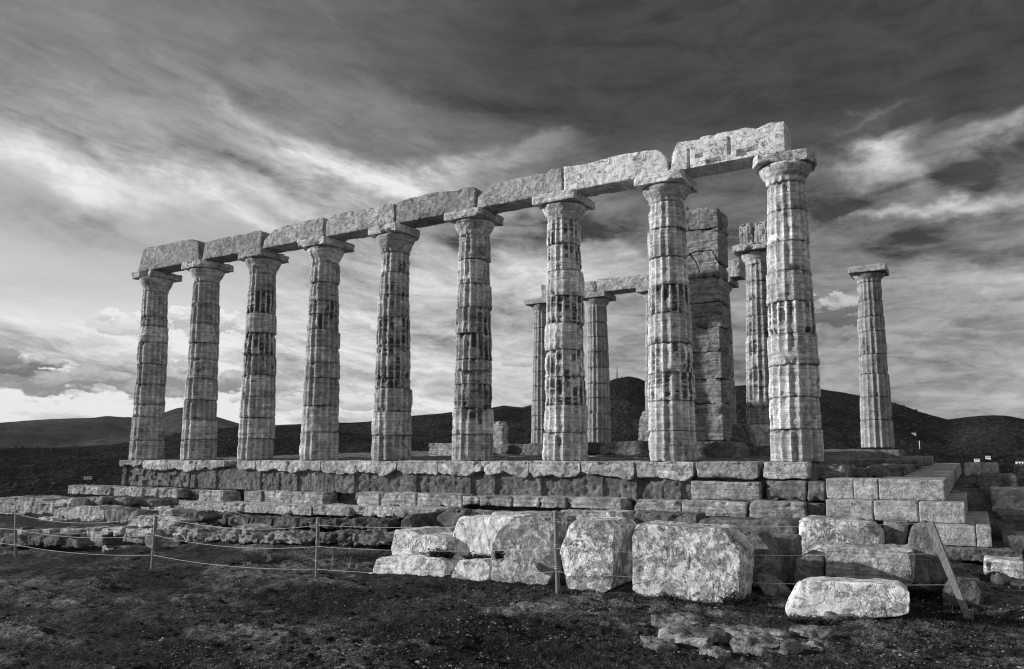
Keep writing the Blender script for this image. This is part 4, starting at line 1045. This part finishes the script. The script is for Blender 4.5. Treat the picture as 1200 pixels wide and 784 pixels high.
# pebbles and chips: uncountable stuff on the slope, denser in streaks
rs_ = np.random.RandomState(5)
N = 22000
rr = 4.4*np.exp(rs_.rand(N)*1.25); aa = YAW+R_(1)+(rs_.rand(N)-.5)*R_(80)
X = CX+rr*np.sin(aa); Y = CY+rr*np.cos(aa)
P = np.stack([X*.6, Y, X*0], 1)
keep = (fbm(P*.9+3, 3)+rs_.rand(N)*.7 > .33) & (Y < -2.6)
X = X[keep]; Y = Y[keep]; N = len(X); Zg, _ = terr(X, Y)
ico = np.array([(0, 0, 1), (.89, 0, .45), (.28, .85, .45), (-.72, .53, .45), (-.72, -.53, .45), (.28, -.85, .45), (.72, .53, -.45), (-.28, .85, -.45), (-.89, 0, -.45), (-.28, -.85, -.45), (.72, -.53, -.45), (0, 0, -1)])
icf = np.array([(0, 1, 2), (0, 2, 3), (0, 3, 4), (0, 4, 5), (0, 5, 1), (1, 6, 2), (2, 7, 3), (3, 8, 4), (4, 9, 5), (5, 10, 1), (6, 7, 2), (7, 8, 3), (8, 9, 4), (9, 10, 5), (10, 6, 1), (11, 7, 6), (11, 8, 7), (11, 9, 8), (11, 10, 9), (11, 6, 10)])
sz = .0025+.009*rs_.rand(N)**7+.004*rs_.rand(N)
vv = ico[None]*(1+.9*(rs_.rand(N, 12, 1)-.5))*sz[:, None, None]*np.stack([1+rs_.rand(N)*.8, 1+rs_.rand(N)*.5, .6+.3*rs_.rand(N)], 1)[:, None]
vv = vv+np.stack([X, Y, Zg+sz*.25], 1)[:, None]
o = link('pebbles', mesh_np('pebbles', vv.reshape(-1, 3), [(icf[None]+12*np.arange(N)[:, None, None]).reshape(-1, 3)], M['pebble'], False)); tag(o, 'small pale stone chips strewn over the dark slope', 'pebbles', None, 'stuff')
# clods and broken earth
N = 15000
rr = 4.4*np.exp(rs_.rand(N)*1.3); aa = YAW+R_(1)+(rs_.rand(N)-.5)*R_(80)
X = CX+rr*np.sin(aa); Y = CY+rr*np.cos(aa); P = np.stack([X*.5, Y*1.2, X*0], 1)
k = (fbm(P*1.3+21, 3)+rs_.rand(N)*.6 > .25) & (Y < -2.6); X = X[k]; Y = Y[k]; N = len(X); Zg, _ = terr(X, Y)
sz = .006+.030*rs_.rand(N)**3
vv = ico[None]*(1+1.0*(rs_.rand(N, 12, 1)-.5))*sz[:, None, None]*np.stack([1.2+rs_.rand(N)*1.2, 1+rs_.rand(N)*.6, .35+.4*rs_.rand(N)], 1)[:, None]
vv = vv+np.stack([X, Y, Zg], 1)[:, None]
o = link('clods', mesh_np('clods', vv.reshape(-1, 3), [(icf[None]+12*np.arange(N)[:, None, None]).reshape(-1, 3)], M['ground'], False)); tag(o, 'dark broken clods of earth over the slope', 'earth clods', None, 'stuff')
# ground-hugging tufts: dark ones, dry pale ones, and a belt of growth round the fallen blocks
def tufts(name, X, Y, mat, lo, hi, nb_, lab, w=.003, seed=1):
    rs2 = np.random.RandomState(seed); N = len(X); Zg, _ = terr(X, Y)
    a = rs2.rand(N, nb_)*6.283; L = lo+(hi-lo)*rs2.rand(N, nb_)*rs2.rand(N, 1)
    sp = .012+hi*.4
    bx0 = X[:, None]+sp*(rs2.rand(N, nb_)-.5)*2; by0 = Y[:, None]+sp*(rs2.rand(N, nb_)-.5)*2
    ca, sa = np.cos(a), np.sin(a)
    p0 = np.stack([bx0-sa*w, by0+ca*w, Zg[:, None]+0*a-.006], -1); p1 = np.stack([bx0+sa*w, by0-ca*w, Zg[:, None]+0*a-.006], -1)
    p2 = np.stack([bx0+ca*L*.7, by0+sa*L*.7, Zg[:, None]+L], -1)
    V = np.stack([p0, p1, p2], 2).reshape(-1, 3); F = np.arange(len(V)).reshape(-1, 3)
    o = link(name, mesh_np(name, V, [F], mat, False)); tag(o, lab, 'ground cover', None, 'stuff')
def field(N, off, thr, ymax=-2.8):
    rr = 4.6*np.exp(rs_.rand(N)*1.2); aa = YAW+R_(1)+(rs_.rand(N)-.5)*R_(80)
    X = CX+rr*np.sin(aa); Y = CY+rr*np.cos(aa); P = np.stack([X*.6, Y, X*0], 1)
    k = (fbm(P*1.1+off, 3)+rs_.rand(N)*.5 > thr) & (Y < ymax); return X[k], Y[k]
X, Y = field(14000, 63, .36); tufts('ground_cover', X, Y, M['weed'], .012, .055, 9, 'sparse low dark ground cover on the slope', .0035, 2)
X, Y = field(5000, 13, .50); tufts('dry_grass', X, Y, M['straw2'], .01, .045, 7, 'short dry pale grass blades on the slope', .0022, 3)
n = 1100; X = 16.4+rs_.rand(n)*7.2; Y = -7.0-.25*rs_.rand(n)**2+.0*X+(rs_.rand(n)<.4)*rs_.rand(n)*1.6
k = fbm(np.stack([X*1.4, Y, X*0], 1)+5, 2)+rs_.rand(n)*.4 > .1
tufts('low_plants', X[k], Y[k], M['weed'], .012, .07, 8, 'low dark plants growing round the feet of the fallen blocks', .005, 4)

# ------------------------------------------------------------------ far things
def far_at(x, y, r):
    d = ray(x, y); h = math.hypot(d[0], d[1]); return CAM+d*r/h
def mast(x, ytop, lab, r=2590., w=.8):
    b = far_at(x, 470, r); z0 = gz(b[0], b[1]); top = far_at(x, ytop, r)[2]; H = max(6., top-z0)
    root = empty('radio_mast', (b[0], b[1], z0), lab, 'radio mast', 'radio masts on the hilltop')
    V = []; Q = []
    for sx, sy in ((-1, -1), (1, -1), (1, 1), (-1, 1)):
        v, q, t = tube([(sx*w, sy*w, -2), (sx*w*.25, sy*w*.25, H)], .6, 5); o = len(V); V += v; Q += [tuple(i+o for i in f) for f in q]
    for k in range(8):
        zz = H*k/8; ww = w*(1-.75*k/8)
        for (a, b2) in (((-1, -1), (1, -1)), ((1, -1), (1, 1)), ((1, 1), (-1, 1)), ((-1, 1), (-1, -1))):
            v, q, t = tube([(a[0]*ww, a[1]*ww, zz), (b2[0]*ww*.9, b2[1]*ww*.9, zz+H/8)], .35, 4); o = len(V); V += v; Q += [tuple(i+o for i in f) for f in q]
    link('lattice', mesh_np('lattice', V, [Q], M['mast']), root)
    V, Q, T = tube([(0, 0, H), (0, 0, H*1.15)], .8, 6); link('antenna', mesh_np('antenna', V, [Q, T], M['mast']), root)
mast(723.5, 431, 'tallest thin radio mast left of the dark hilltop', w=1.6); mast(729, 441, 'short radio mast just right of the tallest one'); mast(734, 440.5, 'small radio mast on the crest of the dark hilltop')
def house(x, y, r, w, h, lab):
    b = far_at(x, y, r); z0 = gz(b[0], b[1])
    ztop = b[2]
    root = empty('house', (b[0], b[1], z0), lab, 'house', 'white houses on the dark plain')
    root.rotation_euler[2] = -math.atan2(b[0]-CX, b[1]-CY)
    me = bpy.data.meshes.new('wall')
    def bxm(name, x0, x1, y0, y1, z0_, z1_, mat, par):
        v, f = box_v(x0, x1, y0, y1, z0_, z1_); m = bpy.data.meshes.new(name); m.from_pydata(v, [], f); m.materials.append(mat); m.update(); return link(name, m, par)
    bxm('wall', -w/2, w/2, -4, 4, -3, h, M['white_wall'], root)
    bxm('roof', -w/2-.3, w/2+.3, -4.3, 4.3, h+.01, h+.4, M['far_roof'], root)
    for k in range(3): bxm('window', -w/2+w*(k+.7)/3.4, -w/2+w*(k+1.3)/3.4, -4.05, -3.9, h*.35, h*.75, M['pane'], root)
# place houses where the terrain is seen
def visible_r(x, y):
    d = ray(x, y); h = math.hypot(d[0], d[1]); s = d[2]/h
    rs2 = np.geomspace(150, 2550, 500); X = CX+d[0]/h*rs2; Y = CY+d[1]/h*rs2
    Zt = terr(X, Y)[0]; zl = CZ+s*rs2
    hit = np.where(Zt > zl)[0]
    return float(rs2[hit[0]]) if len(hit) else None
for (x, y, w, h, lab) in ((1145, 540, 9, 3.5, 'small white house at the left of the trio above the right steps'), (1158, 537, 8, 4.5, 'taller white house beyond the restored steps'), (1196, 546, 14, 6, 'largest white house at the right edge of the plain'),
                          (1071, 509, 9, 4, 'lone white house on the slope right of the lone column'), (120, 572, 9, 3, 'low pale house on the dark plain left of the temple'), (103, 561, 12, 3.5, 'pale house higher on the dark plain at the left')):
    r = visible_r(x, y+1.5)
    if r: house(x, y, r, w, h, lab)
r = visible_r(1078, 528)
if r:
    b = far_at(1078, 528, r); z0 = gz(b[0], b[1]); H = (9.5)*r/FPX
    root = empty('lamp_pole', (b[0], b[1], z0), 'thin pale pole on the dark slope right of the lone column', 'pole')
    V, Q, T = tube([(0, 0, -1), (0, 0, H)], .45*r/FPX*.9, 6); link('pole_shaft', mesh_np('pole_shaft', V, [Q, T], M['white_wall']), root)
# wall ruins on the right hilltop
# maquis bushes on the lowland: uncountable stuff
N = 16000
r_ = 450*np.exp(rs_.rand(N)*1.65); aa = YAW+(rs_.rand(N)-.5)*R_(80)
X = CX+r_*np.sin(aa); Y = CY+r_*np.cos(aa); Zg, _ = terr(X, Y); Zg += .15
s = (.7+1.5*rs_.rand(N)**2)*(1+r_/3000)
vv = ico[None]*(1+.5*(rs_.rand(N, 12, 1)-.5))*s[:, None, None]*np.array([1.3, 1.3, .8])
vv = vv+np.stack([X, Y, Zg+s*.3], 1)[:, None]
o = link('scrub', mesh_np('scrub', vv.reshape(-1, 3), [(icf[None]+12*np.arange(N)[:, None, None]).reshape(-1, 3)], M['bush'], False)); tag(o, 'dark maquis bushes covering the plain and hillsides', 'scrub', None, 'stuff')

# ------------------------------------------------------------------ camera
cam = bpy.data.cameras.new('camera'); co = bpy.data.objects.new('camera', cam); COL.objects.link(co)
from mathutils import Matrix, Vector
m3 = Matrix((tuple(CR), tuple(CU), tuple(-Fw))).transposed()
co.matrix_world = Matrix.Translation(Vector(CAM)) @ m3.to_4x4()
cam.sensor_width = 36; cam.sensor_fit = 'HORIZONTAL'; cam.lens = FPX/1200*36
cam.shift_x = -(PPX-600)/1200; cam.shift_y = (PPY-392)/1200
cam.clip_start = .05; cam.clip_end = 60000
SC.camera = co

# ------------------------------------------------------------------ sun
SAZ, SEL = R_(245), R_(17)
sd = Vector((math.sin(SAZ)*math.cos(SEL), math.cos(SAZ)*math.cos(SEL), math.sin(SEL)))
sl = bpy.data.lights.new('sun', 'SUN'); sl.energy = 5.0; sl.angle = R_(.6); sl.color = (1, 1, 1)
so = bpy.data.objects.new('sun', sl); COL.objects.link(so); so.rotation_euler = sd.to_track_quat('Z', 'Y').to_euler(); so.location = (0, 0, 30)

# ------------------------------------------------------------------ sky
w = bpy.data.worlds.new('World'); SC.world = w; w.use_nodes = True
nt = w.node_tree; nt.nodes.clear(); nb = NB(nt)
tc = nb.n('ShaderNodeTexCoord'); D = tc.outputs['Generated']
sp = nb.n('ShaderNodeSeparateXYZ'); nb.lk(D, sp.inputs[0]); dx, dy, dz = sp.outputs
az = nb.m('MULTIPLY', nb.m('ARCTAN2', dx, dy), 57.2958)
el = nb.m('MULTIPLY', nb.m('ARCSINE', dz), 57.2958)
def ae(x, y):
    r = ray(x, y); r = r/np.linalg.norm(r); return math.degrees(math.atan2(r[0], r[1])), math.degrees(math.asin(r[2]))
# drifting coordinates: streaks run down to the right over the left half, level out to the right
tilt = nb.m('MULTIPLY', nb.m('MINIMUM', nb.m('ADD', az, 32.), 0.), .15)
elt = nb.m('ADD', el, tilt)
def V3(sx, sy, off, e=None):
    c = nb.n('ShaderNodeCombineXYZ'); nb.lk(nb.m('MULTIPLY', az, sx), c.inputs[0]); nb.lk(nb.m('MULTIPLY', elt if e is None else e, sy), c.inputs[1])
    return nb.vm('ADD', c.outputs[0], off)
wa = nb.noise(V3(.09, .16, (0, 0, 0)), 1.0, 5, .58, .3)
wb = nb.noise(V3(.09, .16, (31., 9., 4.)), 1.0, 5, .58, .3)
azw = nb.m('ADD', az, nb.m('MULTIPLY', nb.m('SUBTRACT', wa, .5), 10.))
elw = nb.m('ADD', el, nb.m('MULTIPLY', nb.m('SUBTRACT', wb, .5), 8.))
azl = nb.m('ADD', az, nb.m('MULTIPLY', nb.m('SUBTRACT', wa, .5), 5.))
ell = nb.m('ADD', el, nb.m('MULTIPLY', nb.m('SUBTRACT', wb, .5), 3.))
def cmb(u, v):
    c = nb.n('ShaderNodeCombineXYZ'); nb.lk(u, c.inputs[0]); nb.lk(v, c.inputs[1]); return c.outputs[0]
VW, VL, VE = cmb(azw, elw), cmb(azl, ell), cmb(az, el)
def blob(x, y, w_, h_, rot=0., vec=None, p=None):
    """soft elliptical cloud patch: direction and half widths in degrees (read off the photo), tilt"""
    vec = VW if vec is None else vec
    a0, e0 = ae(x, y); a1, _ = ae(x+w_, y); _, e1 = ae(x, y-h_)
    mp = nb.n('ShaderNodeMapping', vector_type='TEXTURE'); nb.lk(vec, mp.inputs['Vector'])
    mp.inputs['Location'].default_value = (a0, e0, 0); mp.inputs['Rotation'].default_value = (0, 0, R_(-rot)); mp.inputs['Scale'].default_value = (abs(a1-a0), abs(e1-e0), 1)
    dt = nb.n('ShaderNodeVectorMath', operation='DOT_PRODUCT'); nb.lk(mp.outputs[0], dt.inputs[0]); nb.lk(mp.outputs[0], dt.inputs[1])
    g_ = nb.m('POWER', .3679, dt.outputs['Value'])
    return g_ if p is None else (g_, p)
def add(*xs):
    r = None
    for x in xs:
        if isinstance(x, tuple): r = nb.m('MULTIPLY_ADD', x[0], x[1], 0. if r is None else r)
        else: r = x if r is None else nb.m('ADD', r, x)
    return r
# clear sky: physical sky seen through a red filter in black and white
sky = nb.n('ShaderNodeTexSky', sky_type='NISHITA'); sky.sun_disc = False; sky.sun_elevation = SEL; sky.sun_rotation = SAZ
sky.altitude = 60; sky.air_density = 1.; sky.dust_density = 1.6
sc_ = nb.n('ShaderNodeSeparateColor'); nb.lk(sky.outputs[0], sc_.inputs[0])
clear = nb.m('MULTIPLY', nb.m('ADD', nb.m('MULTIPLY', sc_.outputs[0], .75), nb.m('MULTIPLY', sc_.outputs[1], .25)), .10)
# broad tone of the cloud layer: dark overhead and to the right, bright low and to the left
fe = nb.ramp(el, 2, 27, 1, 0)
lf = nb.ramp(az, -62, -18, 1, 0)
top = nb.m('ADD', .014, nb.m('MULTIPLY', lf, .20))
low = nb.m('ADD', .37, nb.m('MULTIPLY', nb.ramp(az, -66, -8, 1, 0), .40))
base = nb.m('ADD', nb.m('MULTIPLY', nb.mix(nb.m('POWER', fe, .8), top, low), .88), nb.m('MULTIPLY', clear, .10))
s1 = nb.noise(V3(.055, .24, (3, 7, 1)), 1.0, 6, .60, .4)
s2 = nb.noise(V3(.17, .50, (13, 2, 5)), 1.0, 7, .66, .7)
s4 = nb.noise(V3(.42, 1.5, (5, 12, 3)), 1.0, 5, .7, .8)
s3 = nb.noise(V3(.03, .9, (1, 22, 9), nb.m('ADD', el, nb.m('MULTIPLY', nb.m('SUBTRACT', wb, .5), 5.))), 1.0, 5, .6, .3)
st = add(nb.m('MULTIPLY', nb.m('SUBTRACT', s1, .5), 2.0), nb.m('MULTIPLY', nb.m('SUBTRACT', s2, .5), 1.8), nb.m('MULTIPLY', nb.m('SUBTRACT', s4, .5), .9))
st = nb.m('MULTIPLY', st, nb.mix(nb.ramp(el, 14, 30, 0, 1), 1.0, .42))
lowst = nb.m('MULTIPLY', nb.m('MULTIPLY', nb.m('SUBTRACT', s3, .5), 1.6), nb.ramp(el, 3, 17, 1, .1))
calm = nb.m('MULTIPLY', nb.ramp(az, -52, -43, 1, 0), nb.ramp(el, 6, 10, 0, 1))
st = nb.m('MULTIPLY', st, nb.m('SUBTRACT', 1., nb.m('MULTIPLY', nb.m('MULTIPLY', calm, nb.ramp(el, 19, 15.5, 0, 1)), .93)))
st = nb.m('ADD', st, nb.m('MULTIPLY', lowst, nb.ramp(az, -58, -40, .25, 1)))
br = add(
    blob(30, 182, 110, 18, 10, p=.20), blob(150, 222, 110, 18, 12, p=.20), blob(300, 262, 90, 8, 10, p=.08), blob(270, 246, 90, 12, 12, p=.30),
    blob(390, 200, 90, 18, 10, p=.30), blob(470, 222, 110, 20, 6, p=.52), blob(560, 205, 80, 10, -4, p=.16), blob(340, 236, 80, 12, 8, p=.30), blob(120, 190, 120, 14, 8, p=.1), blob(330, 150, 90, 12, 18, p=.16), blob(640, 190, 50, 9, -6, p=.08), blob(420, 120, 150, 26, 15, p=.05),
    blob(1035, 185, 34, 22, 30, p=.42), blob(1075, 200, 20, 18, 60, p=.2), blob(1110, 236, 130, 8, 3, p=.42), blob(1180, 150, 80, 10, -12, p=.24), blob(1010, 178, 70, 8, -8, p=.14), blob(1020, 135, 60, 4, -8, p=.06),
    blob(640, 330, 100, 26, 10, p=.26), blob(470, 330, 100, 30, 12, p=.2), blob(700, 302, 60, 7, 14, p=.16), blob(1130, 340, 140, 30, 5, p=.08), blob(380, 400, 140, 50, 0, p=.13),
    blob(60, 380, 130, 24, 0, p=.10), blob(250, 420, 60, 50, 0, VL, p=.26), blob(90, 478, 200, 14, 0, VL, p=.34), blob(400, 480, 160, 14, 0, VL, p=.24), blob(1000, 420, 120, 20, 0, p=.06))
dk = add(
    blob(120, 268, 100, 20, 10, p=.17), blob(60, 320, 120, 30, 0, p=.03), blob(300, 205, 60, 9, 16, p=.10), blob(370, 188, 40, 5, 18, p=.12), blob(660, 272, 90, 26, 12, p=.30), blob(560, 282, 40, 26, 0, p=.20), blob(600, 150, 90, 22, 10, p=.05),
    blob(985, 240, 50, 18, 8, p=.26), blob(1150, 195, 70, 20, -6, p=.21), blob(1194, 355, 16, 5, 0, VL, p=.20), blob(1050, 150, 90, 8, -4, p=.10), blob(1080, 285, 110, 14, 0, p=.15), blob(1150, 305, 60, 12, 10, p=.10), blob(625, 385, 60, 22, 0, p=.20), blob(520, 400, 60, 14, 0, p=.10),
    blob(740, 395, 60, 18, 0, p=.16), blob(1100, 440, 130, 8, 0, p=.10), blob(850, 290, 60, 20, 0, p=.14), blob(60, 250, 70, 10, 0, p=.1))
lum = nb.m('MULTIPLY', nb.m('ADD', base, br), nb.m('ADD', 1., st))
lum = nb.m('SUBTRACT', lum, nb.m('MULTIPLY', dk, nb.ramp(s2, .3, .7, .95, .45)))
# low cumulus: crisp-edged puffs with shaded bellies
pf = nb.noise(V3(.30, .62, (2, 2, 8), el), 1.3, 7, .62, 0)
pf2 = nb.noise(V3(.30, .62, (2, 2, 8), nb.m('ADD', el, .55)), 1.3, 4, .62, 0)
def cumulus(lum, x, y, w_, h_, top_l, bot_l, thr=.40, soft=.10):
    B_ = blob(x, y, w_, h_, 0, VE)
    msk = nb.m('ADD', B_, nb.m('MULTIPLY', nb.m('MULTIPLY', nb.m('SUBTRACT', pf, .5), 3.4), nb.m('MINIMUM', nb.m('MULTIPLY', B_, 4.), 1.)))
    a = nb.ramp(msk, thr, thr+soft, 0, 1)
    _, e0 = ae(x, y+h_*.6); _, e1 = ae(x, y-h_*.7)
    # brighter where the puff thins towards its top, darker beneath
    edge = nb.ramp(nb.m('SUBTRACT', pf, pf2), -.10, .14, 0, 1)
    sh = nb.m('ADD', nb.m('MULTIPLY', nb.ramp(el, e0, e1, 0, 1), .55), nb.m('MULTIPLY', edge, .45))
    return nb.mix(a, lum, nb.mix(nb.ramp(sh, .15, .85, 0, 1), bot_l, top_l))
lum = cumulus(lum, 100, 445, 240, 18, .50, .27, .36, .3)
lum = cumulus(lum, 0, 428, 60, 15, .34, .17, .36, .16)
lum = cumulus(lum, 60, 424, 30, 11, .62, .19, .3)
lum = cumulus(lum, 190, 440, 60, 22, .60, .29, .36, .16)
lum = cumulus(lum, 150, 375, 55, 15, .86, .58, .38)
lum = cumulus(lum, 240, 378, 55, 16, .86, .52, .38)
lum = cumulus(lum, 330, 470, 60, 9, .8, .5, .4)
lum = cumulus(lum, 415, 470, 50, 9, .78, .5, .4)
lum = cumulus(lum, 420, 382, 14, 7, .74, .5)
lum = cumulus(lum, 985, 358, 34, 18, .55, .16, .40)
lum = cumulus(lum, 975, 375, 34, 9, .17, .13, .38, .2)
lum = cumulus(lum, 625, 424, 34, 6, .66, .42)
lum = nb.m('MINIMUM', nb.m('MAXIMUM', lum, nb.ramp(s2, .3, .7, .045, .075)), .84)
# unseen sky behind the camera: brightness added as fill for the shaded faces
fx, fy = math.sin(YAW), math.cos(YAW)
cs = nb.m('ADD', nb.m('MULTIPLY', dx, fx), nb.m('MULTIPLY', dy, fy))
back = nb.m('MULTIPLY', nb.ramp(cs, .50, -.15, 0, 1), nb.ramp(dz, .95, .35, .35, 1))
lum = nb.mix(back, lum, nb.m('ADD', .52, nb.m('MULTIPLY', nb.m('SUBTRACT', s2, .5), .5)))
# below the horizon: dark land tone
lum = nb.mix(nb.ramp(dz, -.03, -.005, 0, 1), .05, lum)
cc = nb.n('ShaderNodeCombineColor')
for i in range(3): nb.lk(lum, cc.inputs[i])
bg = nb.n('ShaderNodeBackground'); nb.lk(cc.outputs[0], bg.inputs[0]); bg.inputs[1].default_value = 1.0
out = nb.n('ShaderNodeOutputWorld'); nb.lk(bg.outputs[0], out.inputs[0])
w.cycles.sampling_method = 'MANUAL'; w.cycles.sample_map_resolution = 256

# ------------------------------------------------------------------ haze
HAZE = 0.5
if HAZE:
    m, nt = new_mat('sea haze'); nb = NB(nt)
    pv = nb.n('ShaderNodeVolumePrincipled'); pv.inputs['Color'].default_value = (.9, .9, .9, 1); pv.inputs['Density'].default_value = .000009
    o_ = nb.n('ShaderNodeOutputMaterial'); nb.lk(pv.outputs[0], o_.inputs['Volume'])
    v, f = box_v(-16000, 16000, -16000, 16000, -75, 560)
    me = bpy.data.meshes.new('haze'); me.from_pydata(v, [], f); me.materials.append(m); me.update()
    o = link('haze', me); tag(o, 'thin pale air haze in front of the far hills', 'haze', None, 'stuff')
SC.view_settings.view_transform = 'Standard'; SC.view_settings.look = 'None'; SC.view_settings.exposure = 0; SC.view_settings.gamma = 1
SC.render.engine = 'CYCLES'
SC.cycles.max_bounces = 5; SC.cycles.diffuse_bounces = 3; SC.cycles.glossy_bounces = 2; SC.cycles.volume_bounces = 0
SC.cycles.use_denoising = True; SC.cycles.filter_width = 1.2; SC.cycles.sample_clamp_indirect = 3
